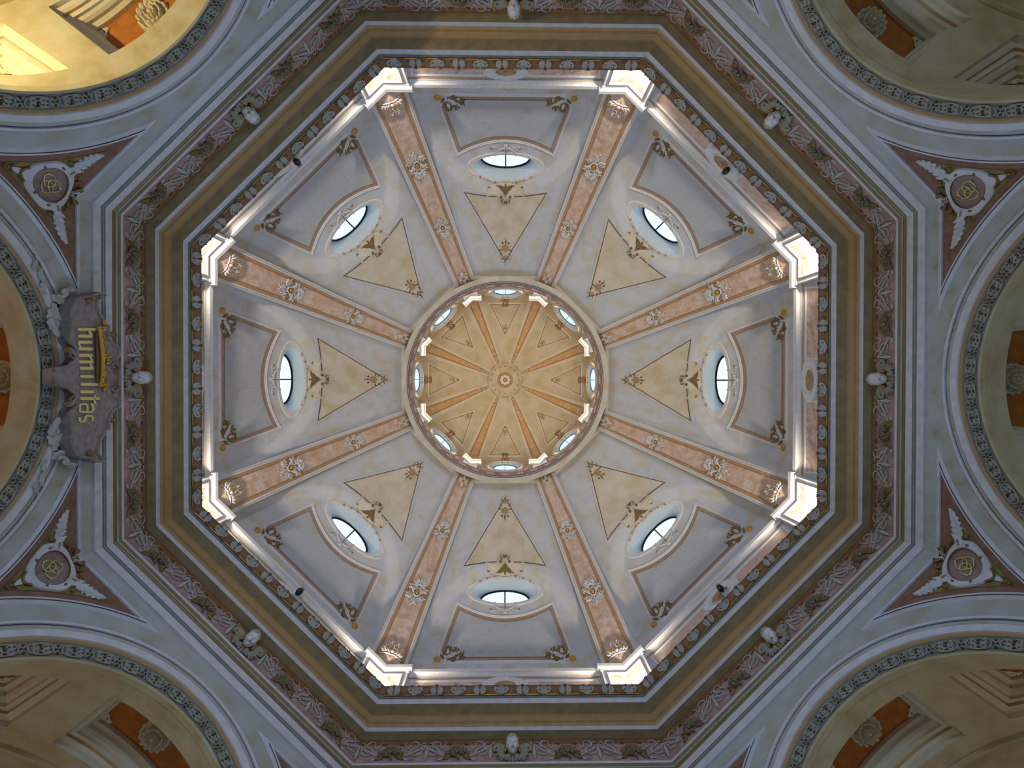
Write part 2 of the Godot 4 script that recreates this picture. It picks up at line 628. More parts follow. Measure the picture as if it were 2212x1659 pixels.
func entablature() -> void:
	var P := func(l: Array):
		var out := []
		for i in range(0, l.size(), 2):
			out.append(Vector2(l[i], l[i + 1]))
		return out
	var parts := []
	var go := func(called: String, mat: String, lists: Array, smooth := false):
		var mb := MB.new()
		for l in lists:
			run(mb, l, smooth)
		parts.append([called, mb, mat])
	go.call("lower_fascia", "fascia", [P.call([6.06, 7.40, 6.03, 7.40, 6.03, 7.535])])
	go.call("fascia_moulding", "groove", [P.call([6.03, 7.535, 6.022, 7.545, 6.01, 7.55]), P.call([6.018, 7.565, 6.0, 7.58])])
	go.call("fascia_bead", "fascia", [curve(Vector2(6.01, 7.55), Vector2(6.018, 7.565), -1, 3)])
	go.call("upper_fascia", "fascia", [P.call([6.0, 7.58, 6.0, 7.705])])
	go.call("gold_rope", "old_gold", [curve(Vector2(6.0, 7.705), Vector2(5.975, 7.73), 1, 4), curve(Vector2(5.975, 7.73), Vector2(5.99, 7.76), -1, 4)], true)
	go.call("crown_hollow", "wall_grey", [curve(Vector2(5.99, 7.76), Vector2(5.972, 7.775), 1, 4)], true)
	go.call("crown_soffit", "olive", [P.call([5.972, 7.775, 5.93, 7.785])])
	go.call("crown_fillet", "fascia", [P.call([5.93, 7.785, 5.93, 7.83, 6.0, 7.83])])
	go.call("frieze", "frieze_pink", [P.call([6.0, 7.83, 6.0, 8.30])])
	go.call("frieze_hollow", "cove_brown", [curve(Vector2(6.0, 8.30), Vector2(5.975, 8.38), 1, 6)], true)
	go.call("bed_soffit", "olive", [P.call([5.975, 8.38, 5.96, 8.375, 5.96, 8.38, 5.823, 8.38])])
	go.call("bed_fascia", "fascia", [P.call([5.823, 8.38, 5.823, 8.475])])
	go.call("bed_cove", "tan", [curve(Vector2(5.823, 8.475), Vector2(5.80, 8.52), 1, 5)], true)
	go.call("bed_line", "tan", [P.call([5.80, 8.52, 5.785, 8.52, 5.785, 8.535, 5.77, 8.535])])
	go.call("tan_band", "tan", [curve(Vector2(5.77, 8.535), Vector2(5.70, 8.60), -1, 6)], true)
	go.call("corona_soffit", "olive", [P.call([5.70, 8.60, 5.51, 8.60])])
	go.call("corona", "fascia", [P.call([5.51, 8.60, 5.51, 8.735])])
	go.call("corona_fillet", "groove", [P.call([5.51, 8.735, 5.49, 8.735, 5.49, 8.765])])
	go.call("bead_ground", "old_gold", [curve(Vector2(5.49, 8.765), Vector2(5.475, 8.79), -1, 3)], true)
	go.call("cymatium", "cyma_brown", [curve(Vector2(5.475, 8.79), Vector2(5.36, 8.862), 0, 10)], true)
	go.call("lip", "stucco", [P.call([5.36, 8.862, 5.368, 8.872, 5.46, 8.90, 6.1, 8.90])])
	# gold bead and bar astragal
	var bars := MB.new()
	var beads := MB.new()
	var n := 13
	for i in n:
		var u := lerpf(-2.10, 2.10, i / (n - 1.0))
		bars.tube(PackedVector3Array([at(5.472, 8.775, u - 0.10), at(5.472, 8.775, u + 0.10)]), PackedFloat32Array([0.012, 0.012]))
		for d in [0.137, 0.175, 0.213]:
			if i < n - 1:
				beads.ball(at(5.472, 8.775, u + d), Vector3.ONE * 0.016, 6, 4)
	parts.append(["astragal_bar", bars, "gold"])
	parts.append(["astragal_beads", beads, "old_gold", "stuff"])
	var o := thing("trim", parts)
	# acanthus leaves along the cymatium
	var d := (Vector3(5.36, 8.862, 0) - Vector3(5.475, 8.79, 0)).normalized()
	var inw := Vector3(-d.y, d.x, 0.0) * -1.0
	if inw.y > 0.0:
		inw = -inw
	var frame := Transform3D(Basis(Vector3(0, 0, -1), d, inw), Vector3(5.4175, 8.826 + Y0, 0) - o.position)
	var leaves := [acanthus_open(), acanthus_closed()]
	var made := []
	for q in leaves:
		made.append([q[0].mesh(), q[1].mesh()])
	n = 12
	for i in n:
		var u := lerpf(-2.05, 2.05, i / (n - 1.0))
		var m := MeshInstance3D.new()
		m.name = "acanthus_leaf"
		m.mesh = made[i % 2][0]
		m.material_override = M["stucco_grey"]
		o.add_child(m, true)
		m.transform = frame.translated_local(Vector3(u, 0, 0))
		var g := MeshInstance3D.new()
		g.name = "leaf_curls"
		g.mesh = made[i % 2][1]
		g.material_override = M["old_gold"]
		m.add_child(g, true)
	var t := o.transform
	for k in 8:
		var c: Node3D = o
		if k > 0:
			c = o.duplicate()
			add_child(c)
		c.name = "trim_%d" % (k + 1)
		c.transform = turned(t, k)
		tag(c, "entablature along the %s side with pink frieze and leaf moulded lip" % SIDE[k], "", "", "structure")

# drawn in hundredths: x along the cornice, y up and inward to the lip (lip at 7, outer edge at -7)
func acanthus_open() -> Array:
	var a := MB.new()
	var g := MB.new()
	for s in [-1.0, 1.0]:
		a.stroke(s * 2.0, -4.5, 90 - s * 48, 1.5, [[6.0, -s * 4.0, -s * 4.0, 1.4], [5.0, s * 10.0, s * 26.0, 1.1], [7.0, s * 30.0, s * 62.0, 0.7]], 0.9, 0.7, 1.1)
		a.leaf(s * 1.2, -5.5, 90 - s * 16, 11.5, 4.4, 2.2, s * 46.0, 2.0, 8, 0.0)
		a.leaf(s * 2.4, -3.0, 90 - s * 40, 8.5, 3.4, 1.8, s * 70.0, 2.0, 7, 0.0)
		a.leaf(s * 0.8, -5.0, 90 - s * 4, 8.0, 2.6, 1.8, s * 10.0, 0.0, 6, 0.4)
		g.ball(Vector3(s * 9.5, -1.5, 0.9), Vector3(1.8, 1.4, 1.2), 7, 4)
		g.ball(Vector3(s * 4.4, 5.6, 0.5), Vector3(1.3, 1.0, 0.8), 6, 4)
	a.ball(Vector3(0, -5.5, 0.8), Vector3(1.8, 1.5, 1.4), 7, 4)
	return [hundredth(a), hundredth(g)]

func acanthus_closed() -> Array:
	var a := MB.new()
	var g := MB.new()
	for s in [-1.0, 1.0]:
		a.leaf(s * 5.4, -6.0, 90 + s * 20, 12.5, 6.0, 2.6, -s * 30.0, 3.0, 9, 0.2)
		a.leaf(s * 2.6, -6.0, 90 + s * 4, 11.0, 4.0, 2.2, -s * 6.0, 2.0, 8, 0.2)
		a.stroke(s * 5.0, -4.0, 90 - s * 70, 1.5, [[5.0, s * 6.0, s * 20.0, 1.2], [6.0, s * 30.0, s * 70.0, 0.7]], 0.9, 0.6, 1.1)
		a.leaf(s * 5.6, -3.0, 90 - s * 34, 8.0, 3.4, 1.8, s * 60.0, 2.0, 7, 0.0)
		g.ball(Vector3(s * 10.5, -2.0, 0.9), Vector3(1.9, 1.4, 1.2), 7, 4)
		g.ball(Vector3(s * 1.2, 6.0, 0.5), Vector3(1.2, 1.0, 0.8), 6, 4)
	return [hundredth(a), hundredth(g)]

func hundredth(a: MB) -> MB:
	for i in a.v.size():
		a.v[i] *= 0.0125
	return a

# --- the barrel vaulted chapel behind one arch
func chapel_p(th: float, d: float, up := 0.0) -> Vector3:
	var k := 1.0 + d / RW
	return at(RW + d, 4.55 + (RA + up) * cos(th), (RA + up) * k * sin(th))

func chapels() -> void:
	var D0 := 0.31
	var D1 := 1.24
	var CW := deg_to_rad(21.0)
	var soffit := MB.new()
	soffit.grid(48, 1, func(s: float, t: float): return chapel_p(lerpf(-PI / 2, PI / 2, s), lerpf(0, D0, t)))
	soffit.grid(48, 1, func(s: float, t: float): return chapel_p(lerpf(-PI / 2, PI / 2, s), lerpf(D1, 1.5, t)))
	for g in [[-90.0, -76.5], [-34.5, -21.0], [21.0, 34.5], [76.5, 90.0]]:
		soffit.grid(4, 1, func(s: float, t: float): return chapel_p(deg_to_rad(lerpf(g[0], g[1], s)), lerpf(D0, D1, t)))
	var far := MB.new()
	far.grid(36, 1, func(s: float, t: float): return chapel_p(lerpf(-PI / 2, PI / 2, s), lerpf(1.62, 3.2, t)))
	for s in [-1.0, 1.0]:
		far.grid(1, 1, func(a: float, b: float): return at(RW + 3.2 * a, lerpf(-Y0, 4.55, b), s * RA * (1.0 + 3.2 * a / RW)))
	# the masonry over it
	far.grid(36, 1, func(s: float, t: float): return chapel_p(lerpf(-PI / 2, PI / 2, s), lerpf(0.02, 3.3, t), 0.5))
	var rib := MB.new()
	for q in [[1.5, 0.0, 1.5, -0.05], [1.5, -0.05, 1.54, -0.05], [1.54, -0.05, 1.54, -0.02], [1.54, -0.02, 1.62, -0.02], [1.62, -0.02, 1.62, 0.0]]:
		rib.grid(36, 1, func(s: float, t: float): return chapel_p(lerpf(-PI / 2, PI / 2, s), lerpf(q[0], q[2], t), lerpf(q[1], q[3], t)))
	var back := MB.new()
	var wr := RA * (1.0 + 3.2 / RW)
	var ww := 1.1
	var lo := WIN_LO
	var hi := WIN_HI
	for q in [[-wr, -ww, -Y0, 4.55], [ww, wr, -Y0, 4.55], [-ww, ww, -Y0, lo], [-ww, ww, hi, 4.55]]:
		back.quad(at(RW + 3.2, q[2], q[0]), at(RW + 3.2, q[2], q[1]), at(RW + 3.2, q[3], q[1]), at(RW + 3.2, q[3], q[0]))
	back.grid(24, 1, func(s: float, t: float): return at(RW + 3.2, 4.55 + t * RA * cos(lerpf(-PI / 2, PI / 2, s)), wr * sin(lerpf(-PI / 2, PI / 2, s))))
	var o := thing("ceiling_chapel", [["vault_band", soffit, "chapel"], ["far_vault", far, "chapel"], ["vault_rib", rib, "chapel"], ["end_wall", back, "chapel"]])
	# coffers: stepped white mouldings round an orange field
	for mid in [-55.5, 0.0, 55.5]:
		var a0 := deg_to_rad(mid) - CW
		var a1 := deg_to_rad(mid) + CW
		var ring := func(inset: float):
			var ia := inset / RA
			var pts := PackedVector2Array()
			var c := [Vector2(a0 + ia, D0 + inset), Vector2(a1 - ia, D0 + inset), Vector2(a1 - ia, D1 - inset), Vector2(a0 + ia, D1 - inset)]
			for e in 4:
				for i in 12:
					pts.append(c[e].lerp(c[(e + 1) % 4], i / 12.0))
			return pts
		var steps := [[0.0, 0.0], [0.0, 0.06], [0.035, 0.075], [0.06, 0.10], [0.06, 0.135], [0.12, 0.135], [0.12, 0.17], [0.15, 0.19], [0.17, 0.225], [0.17, 0.27], [0.215, 0.30], [0.215, 0.36]]
		var mould := MB.new()
		var line := MB.new()
		for i in steps.size() - 1:
			(line if i == 3 else mould).band(ring.call(steps[i][0]), ring.call(steps[i + 1][0]), steps[i][1], steps[i + 1][1])
		var field := MB.new()
		field.fill(ring.call(0.215), Vector2(deg_to_rad(mid), (D0 + D1) * 0.5), 0.36, 4)
		var f := func(p: Vector3): return chapel_p(p.x, p.y, p.z) - o.position
		var cm := part(o, "coffer_moulding", mould.mapped(f), "chapel_white")
		part(cm, "coffer_line", line.mapped(f), "tan")
		part(cm, "coffer_field", field.mapped(f), "coffer")
	var t := o.transform
	for k in 8:
		var c: Node3D = o
		if k > 0:
			c = o.duplicate()
			add_child(c)
		c.name = "ceiling_chapel_" + SIDE[k].replace(" ", "_")
		c.transform = turned(t, k)
		tag(c, "coffered barrel vault of the chapel behind the %s arch" % SIDE[k], "", "", "structure")
	# the chapel windows, low in the end walls, bring the daylight in
	var pane := MB.new()
	pane.quad(at(RW + 3.24, lo, -ww), at(RW + 3.24, lo, ww), at(RW + 3.24, hi, ww), at(RW + 3.24, hi, -ww))
	var bars := MB.new()
	for u in [-ww, -0.37, 0.37, ww]:
		bars.box(at(RW + 3.19, lo, u + 0.03), at(RW + 3.24, hi, u - 0.03))
	for h in [lo, (lo + hi) * 0.5, hi]:
		bars.box(at(RW + 3.19, h - 0.03, ww), at(RW + 3.24, h + 0.03, -ww))
	var w := thing("window", [["window_pane", pane, "pane_day"], ["window_frame", bars, "iron"]])
	t = w.transform
	for k in 8:
		var c: Node3D = w
		if k > 0:
			c = w.duplicate()
			add_child(c)
		c.name = "window_%d" % (k + 1)
		c.transform = turned(t, k)
		tag(c, "daylit leaded window in the end wall of the %s chapel" % SIDE[k], "", "", "structure")
		var l := AreaLight3D.new()
		l.name = "daylight"
		l.area_size = Vector2(2.0 * ww - 0.1, hi - lo - 0.1)
		l.light_color = Color(0.65, 0.80, 1.0)
		l.light_energy = DAY * DAYS[k]
		l.shadow_enabled = true
		add_child(l, true)
		# an area light shines along its -z: towards the axis
		l.transform = turned(Transform3D(Basis(Vector3.UP, PI / 2), at(RW + 3.15, (lo + hi) * 0.5, 0.0)), k)
	# lamps on the chapel side walls: a strong spotlight at the upper left, a softer one at the left
	chapel_lamp(5, at(RW + 0.95, 4.35, -1.95), Vector3(-0.15, 0.75, -0.55), 9.0, Color(1.0, 0.93, 0.70), "upper left")
	chapel_lamp(4, at(RW + 1.6, 3.2, 1.9), Vector3(-0.1, 1.0, 0.5), 1.8, Color(1.0, 0.70, 0.24), "left")
	chapel_lamp(3, at(RW + 1.6, 3.2, 1.9), Vector3(-0.1, 1.0, 0.5), 0.7, Color(1.0, 0.74, 0.36), "lower left")
	chapel_lamp(1, at(RW + 1.6, 3.2, -1.9), Vector3(-0.1, 1.0, -0.5), 0.6, Color(1.0, 0.76, 0.42), "lower right")

func chapel_lamp(k: int, p: Vector3, aim: Vector3, energy: float, tint: Color, where: String) -> void:
	var can := MB.new()
	can.grid(14, 4, func(a: float, b: float):
		var q: Vector2 = [Vector2(0.0, -0.12), Vector2(0.06, -0.12), Vector2(0.075, 0.06), Vector2(0.066, 0.06), Vector2(0.05, 0.0)][roundi(b * 4)]
		return Vector3(q.x * cos(TAU * a), q.x * sin(TAU * a), -q.y))
	can.box(Vector3(-0.015, -0.2, 0.0), Vector3(0.015, 0.0, 0.03))
	var bulb := MB.new()
	bulb.ball(Vector3(0, 0, -0.02), Vector3(0.05, 0.05, 0.025), 10, 6)
	var o := base("chapel_spotlight")
	part(o, "housing", can, "black")
	part(o, "bulb", bulb, "lamp_yellow")
	o.transform = turned(Transform3D(Basis.looking_at(aim.normalized(), Vector3.RIGHT), p), k)
	tag(o, "black spotlight on the side wall of the %s chapel" % where, "spotlight")
	var l := SpotLight3D.new()
	l.name = "lamp_light"
	l.light_color = tint
	l.light_energy = energy
	l.light_size = 0.05
	l.spot_angle = 62.0
	l.spot_angle_attenuation = 0.7
	l.spot_range = 20.0
	l.spot_attenuation = 2.0
	l.shadow_enabled = true
	o.add_child(l)
	l.position = Vector3(0, 0, -0.07)
const WIN_LO := 0.2
const WIN_HI := 3.0
const DAYS := [0.07, 0.06, 1.0, 0.06, 0.03, 0.09, 1.0, 0.09]

# --- the dome: drum, pedestals, webs with oval windows, ribs, oculus
var web_skin: SkinMap
var lantern_skin: SkinMap

func oval(cx: float, cy: float, a: float, b: float, n := 48) -> PackedVector2Array:
	var pts := PackedVector2Array()
	for i in n:
		pts.append(Vector2(cx + a * cos(TAU * i / n), cy + b * sin(TAU * i / n)))
	return pts

# push a closed outline towards its inside by d (measured units)
func inset(pts: PackedVector2Array, d: float) -> PackedVector2Array:
	var n := pts.size()
	var area := 0.0
	for i in n:
		area += pts[i].cross(pts[(i + 1) % n])
	var out := PackedVector2Array()
	for i in n:
		var a := (pts[i] - pts[(i + n - 1) % n])
		var b := (pts[(i + 1) % n] - pts[i])
		a = a.normalized() if a.length() > 1e-5 else b.normalized()
		b = b.normalized() if b.length() > 1e-5 else a
		var na := Vector2(-a.y, a.x) * signf(area)
		var nb := Vector2(-b.y, b.x) * signf(area)
		var m := (na + nb)
		m = m / maxf(m.length_squared() * 0.5, 0.4)
		out.append(pts[i] + m * d)
	return out

func along(pts: Array, step: float) -> PackedVector2Array:   # a closed outline with points every step
	var out := PackedVector2Array()
	for i in pts.size():
		var a: Vector2 = pts[i]
		var b: Vector2 = pts[(i + 1) % pts.size()]
		var n := maxi(1, int(round(a.distance_to(b) / step)))
		for k in n:
			out.append(a.lerp(b, float(k) / n))
	return out

func panel_outline(d: float) -> PackedVector2Array:   # the grey lower panel drawn in by d, always the same count of points
	var half := []
	var r := 17.0 + d
	var xb := 147.0 - sqrt(maxf(r * r - (6.0 - d) * (6.0 - d), 0.0))
	var side := func(t: float): return Vector2(152.0 - 48.0 * t - 0.9375 * d, 613.0 - 129.0 * t + 0.349 * d)
	var top := func(x: float): return 514.0 + d - 30.0 * pow(absf(x) / 103.0, 2.0)
	var ta := 0.0
	while (side.call(ta) as Vector2).distance_to(Vector2(147, 607)) < r:
		ta += 0.002
	var tb := 1.06
	while tb > 0.5 and (side.call(tb) as Vector2).y < top.call((side.call(tb) as Vector2).x):
		tb -= 0.002
	for i in 14:
		half.append(Vector2(lerpf(0.0, xb, i / 14.0), 613.0 - d))
	var a0 := (Vector2(xb, 613.0 - d) - Vector2(147, 607)).angle()
	var a1 := (side.call(ta) as Vector2 - Vector2(147, 607)).angle() + TAU
	if a0 < 0.0:
		a0 += TAU
	for i in 10:
		var a := lerpf(a0, a1, i / 9.0)
		half.append(Vector2(147.0 + r * cos(a), 607.0 + r * sin(a)))
	for i in 14:
		half.append(side.call(lerpf(ta, tb, (i + 1) / 15.0)))
	var xt: float = (side.call(tb) as Vector2).x
	for i in 13:
		var x := lerpf(xt, 0.0, i / 13.0)
		half.append(Vector2(x, top.call(x)))
	var out := PackedVector2Array(half)
	out.append(Vector2(0.0, top.call(0.0)))
	for i in range(half.size() - 1, 0, -1):
		out.append(Vector2(-half[i].x, half[i].y))
	return out

func dome() -> void:
	web_skin = skin_of(web_r, 270.0, 205.0, 646.0, 3.0, 10.0, 16.4)
	var f := func(p: Vector3): return web_skin.map(p)
	# drum wall of one side, with panels, roundel frame and cornice
	var drum := MB.new()
	run(drum, [Vector2(5.86, 8.88), Vector2(5.86, 9.98)])
	var ledge := MB.new()
	run(ledge, [Vector2(5.62, 8.89), Vector2(6.3, 8.89)])
	var cor := MB.new()
	run(cor, [Vector2(5.86, 9.98), Vector2(5.84, 9.98), Vector2(5.84, 10.02)])
	run(cor, curve(Vector2(5.84, 10.02), Vector2(5.80, 10.07), -1, 4), true)
	run(cor, [Vector2(5.80, 10.07), Vector2(5.79, 10.07), Vector2(5.79, 10.17), Vector2(6.5, 10.22)])
	var tanb := MB.new()
	run(tanb, [Vector2(5.855, 9.945), Vector2(5.845, 9.965), Vector2(5.86, 9.975)])
	var pf := on_wall(5.86)
	var panel := MB.new()
	var frame := MB.new()
	for s in [-1.0, 1.0]:
		var o := along([Vector2(s * 44, 690), Vector2(s * 44, 651), Vector2(s * 205, 651), Vector2(s * 205, 690)], 8.0)
		frame.band(o, inset(o, 2.0), 0.0, 2.0)
		frame.band(inset(o, 2.0), inset(o, 4.0), 2.0, 1.0)
		frame.band(inset(o, 4.0), inset(o, 5.0), 1.0, 0.4)
		panel.fill(inset(o, 5.0), Vector2(s * 120, 668), 0.4, 4)
	var roundel := MB.new()
	var ov := func(k: float): return oval(0, 664, 49.0 * k, 17.0 * k, 48)
	roundel.band(ov.call(1.0), ov.call(0.98), 0.0, 3.6)
	roundel.band(ov.call(0.98), ov.call(0.93), 3.6, 3.6)
	roundel.band(ov.call(0.93), ov.call(0.86), 3.6, 2.6)
	roundel.band(ov.call(0.86), ov.call(0.60), 2.6, 2.6)
	roundel.band(ov.call(0.60), ov.call(0.55), 3.4, 3.4)
	roundel.band(ov.call(0.55), ov.call(0.48), 3.4, 2.4)
	var field := MB.new()
	field.fill(ov.call(0.48), Vector2(0, 664), 2.4, 4)
	var d := thing("wall_drum", [["drum_face", drum, "panel"], ["drum_ledge", ledge, "stucco"], ["drum_cornice", cor, "stucco"], ["cornice_line", tanb, "tan"], ["panel_frame", frame.mapped(pf), "stucco"], ["marble_panel", panel.mapped(pf), "pink_marble"], ["roundel_frame", roundel.mapped(pf), "stucco"], ["roundel_field", field.mapped(pf), "band_pink"]])
	var t := d.transform
	for k in 8:
		var c: Node3D = d
		if k > 0:
			c = d.duplicate()
			add_child(c)
		c.name = "wall_drum_" + SIDE[k].replace(" ", "_")
		c.transform = turned(t, k, DOME)
		tag(c, "low drum wall at the foot of the %s web, pink marbled panels" % SIDE[k], "", "", "structure")
	pedestals()
	webs(f)
	ribs()
	oculus()

func pedestals() -> void:
	# a block across the corner: one half on either side, mitred in the middle
	var body := MB.new()
	var cap := MB.new()
	var panel := MB.new()
	var frame := MB.new()
	var base_m := MB.new()
	for s in [1.0, -1.0]:
		var turn := Transform3D(Basis(Vector3.UP, -s * TAU / 16.0), Vector3.ZERO)   # from a side's axes to the corner's
		var strip := func(mb: MB, pts: Array, over: float):
			for i in pts.size() - 1:
				var p: Vector2 = pts[i]
				var q: Vector2 = pts[i + 1]
				var e := 5.75 * T8 - 0.48 - over
				mb.quad(turn * at(p.x, p.y, s * p.x * T8), turn * at(p.x, p.y, s * (e - clampf(5.75 - p.x, 0.0, 1.0))), turn * at(q.x, q.y, s * (e - clampf(5.75 - q.x, 0.0, 1.0) - (0.06 if q.x > 5.8 else 0.0))), turn * at(q.x, q.y, s * q.x * T8))
		strip.call(body, [Vector2(5.75, 8.9), Vector2(5.75, 9.99)], 0.0)
		strip.call(base_m, [Vector2(5.72, 8.9), Vector2(5.72, 8.98), Vector2(5.75, 9.0)], 0.0)
		var prof := [Vector2(5.75, 9.98), Vector2(5.735, 9.98), Vector2(5.735, 10.02), Vector2(5.72, 10.03), Vector2(5.70, 10.06), Vector2(5.69, 10.06), Vector2(5.69, 10.16), Vector2(5.9, 10.19)]
		strip.call(cap, prof, 0.0)
		# the returns at the free ends
		var e := 5.75 * T8 - 0.48
		body.quad(turn * at(5.75, 8.9, s * e), turn * at(6.0, 8.9, s * e), turn * at(6.0, 9.99, s * e), turn * at(5.75, 9.99, s * e))
		for i in prof.size() - 1:
			var p: Vector2 = prof[i]
			var q: Vector2 = prof[i + 1]
			var ep := e - (5.75 - p.x)
			var eq := e - (5.75 - q.x if q.x < 5.8 else 0.06)
			cap.quad(turn * at(p.x, p.y, s * ep), turn * at(5.95, p.y, s * ep), turn * at(5.95, q.y, s * eq), turn * at(q.x, q.y, s * eq))
		# sunk marble field with a raised white frame
		var u0 := e + 0.09
		var g := func(inn: float, ih: float, z: float):
			var pts := []
			var r := 5.75 - z
			pts.append(turn * at(r, 9.12 + ih, s * r * T8))
			pts.append(turn * at(r, 9.12 + ih, s * (u0 + inn)))
			pts.append(turn * at(r, 9.90 - ih, s * (u0 + inn)))
			pts.append(turn * at(r, 9.90 - ih, s * r * T8))
			return pts
		var lv := [g.call(0.0, 0.0, 0.0), g.call(0.0, 0.0, 0.03), g.call(0.03, 0.03, 0.03), g.call(0.03, 0.03, 0.015), g.call(0.055, 0.05, 0.022), g.call(0.07, 0.06, 0.004)]
		for i in lv.size() - 1:
			for k in 3:
				frame.quad(lv[i][k], lv[i][k + 1], lv[i + 1][k + 1], lv[i + 1][k])
		panel.quad(lv[5][0], lv[5][1], lv[5][2], lv[5][3])
	var o := thing("pedestal", [["body", body, "stucco"], ["plinth", base_m, "stucco"], ["cap", cap, "stucco"], ["panel_frame", frame, "stucco"], ["marble_panel", panel, "pink_marble"]])
	eight(o, "pedestal", 0.5, DOME, func(k: int): return "lamp lit white pedestal with marbled panel, between %s webs of dome" % corner(k), "pedestal", "pedestals at the feet of the dome ribs")
	# the lamps that light them, on the ledge behind the lip
	for k in 8:
		uplight(turned(Transform3D(Basis(), at(6.03, 8.90, 0)), k + 0.5, DOME), UP, "between %s webs" % corner(k), 0.11)

func uplight(t: Transform3D, energy: float, where: String, s: float) -> void:
	var can := MB.new()
	can.grid(12, 4, func(a: float, b: float):
		var p: Vector2 = [Vector2(0.0, 0.0), Vector2(0.75, 0.0), Vector2(0.8, 0.5), Vector2(0.66, 0.5), Vector2(0.6, 0.3)][roundi(b * 4)]
		return Vector3(p.x * s * cos(TAU * a), p.y * s, p.x * s * sin(TAU * a)))
	var bulb := MB.new()
	bulb.ball(Vector3(0, 0.36 * s, 0), Vector3(0.5, 0.22, 0.5) * s, 10, 6)
	var o := base("uplight_lamp", t.origin)
	part(o, "housing", can, "black")
	part(o, "bulb", bulb, "lamp_warm")
	o.basis = t.basis
	tag(o, "small round uplight lamp on ledge %s" % where, "lamp", "uplights behind the mouldings")
	var l := SpotLight3D.new()
	l.name = "lamp_light"
	l.light_color = Color(1.0, 0.96, 0.90)
	l.light_energy = energy
	l.light_size = s * 0.5
	l.spot_angle = 62.0
	l.spot_angle_attenuation = 0.8
	l.spot_range = 30.0
	l.spot_attenuation = 2.0
	l.shadow_enabled = true
	o.add_child(l)
	l.position = Vector3(0, s * 0.62, 0)
	l.basis = Basis.looking_at(Vector3(-0.16, 1.0, 0.0), Vector3(0, 0, 1))

func webs(f: Callable) -> void:
	var wx := 69.0
	var wy := 25.7
	var yc := 458.5
	var web := MB.new()
	var nx := 66
	var ny := 172
	var o := 0
	for j in ny + 1:
		var y := lerpf(212.0, 642.0, float(j) / ny)
		for i in nx + 1:
			web.v.append(f.call(Vector3(lerpf(-1.0, 1.0, float(i) / nx) * y * (T8 + 0.003), y, 0)))
	for j in ny:
		var y := lerpf(212.0, 642.0, float(j) / ny)
		var y2 := lerpf(212.0, 642.0, (j + 1.0) / ny)
		for i in nx:
			var clear := true
			for q in [Vector2(i, y), Vector2(i + 1, y), Vector2(i, y2), Vector2(i + 1, y2)]:
				var x: float = lerpf(-1.0, 1.0, q.x / nx) * q.y * T8
				if pow(x / (wx * 1.06), 2) + pow((q.y - yc) / (wy * 1.06), 2) < 1.0:
					clear = false
			if clear:
				var a := j * (nx + 1) + i
				web.ix.append_array([a, a + 1, a + nx + 2, a, a + nx + 2, a + nx + 1])
	# the grey lower panel
	var po := func(d: float): return panel_outline(d)
	var frame := MB.new()
	frame.band(po.call(-2.2), po.call(-0.6), 0.0, 2.6)
	frame.band(po.call(-0.6), po.call(1.0), 2.6, 1.2)
	frame.band(po.call(1.0), po.call(2.6), 1.2, 2.2)
	frame.band(po.call(2.6), po.call(3.4), 2.2, 0.5)
	var pink := MB.new()
	pink.band(po.call(3.4), po.call(10.5), 0.5, 0.5)
	var gl := MB.new()
	gl.band(po.call(10.5), po.call(11.3), 0.9, 0.9)
	var grey := MB.new()
	grey.fill(po.call(11.0), Vector2(0, 562), 0.5, 12)
	# the cream triangle above the window
	var tri := func(d: float):
		var top := Vector2(0, 256.0 - d * 2.1)
		var pts := [top, Vector2(88 + d * 1.4, 403 + d)]
		for i in 11:
			var x := lerpf(88 + d * 1.4, -88 - d * 1.4, (i + 1) / 12.0)
			pts.append(Vector2(x, 394.0 + d + 9.0 * pow(absf(x) / 88.0, 2.0)))
		pts.append(Vector2(-88 - d * 1.4, 403 + d))
		return along(pts, 7.0)
	var same := func(d: float):   # the same count of points for every offset
		var a: PackedVector2Array = tri.call(0.0)
		return inset(a, -d)
	var cream := MB.new()
	cream.fill(same.call(-0.5), Vector2(0, 352), 0.4, 10)
	var tl := MB.new()
	tl.band(same.call(-0.8), same.call(0.8), 0.8, 0.8)
	var tf := MB.new()
	tf.band(same.call(0.8), same.call(2.0), 0.4, 1.0)
	tf.band(same.call(2.0), same.call(6.0), 1.0, 1.0)
	tf.band(same.call(6.0), same.call(7.2), 1.0, 0.2)
	var n := thing("ceiling", [["web", web, "web"], ["panel_frame", frame.mapped(f), "stucco"], ["panel_border", pink.mapped(f), "band_pink"], ["panel_line", gl.mapped(f), "line_gold"], ["wall_panel", grey.mapped(f), "panel"], ["triangle_field", cream.mapped(f), "cream"], ["triangle_line", tl.mapped(f), "line_brown"], ["triangle_frame", tf.mapped(f), "web"]])
	var t := n.transform
	for k in 8:
		var c: Node3D = n
		if k > 0:
			c = n.duplicate()
			add_child(c)
		c.name = "ceiling_web_" + SIDE[k].replace(" ", "_")
		c.transform = turned(t, k, DOME)
		tag(c, "%s web of the dome with grey panel below and cream triangle above" % SIDE[k], "", "", "structure")
	# its window
	window_of(f, yc, wx, wy, 487.5, 54.0, 21.5, 0.35, 9, "oval window with dark frame and one mullion, %s web of dome", 1.22, 1.26)

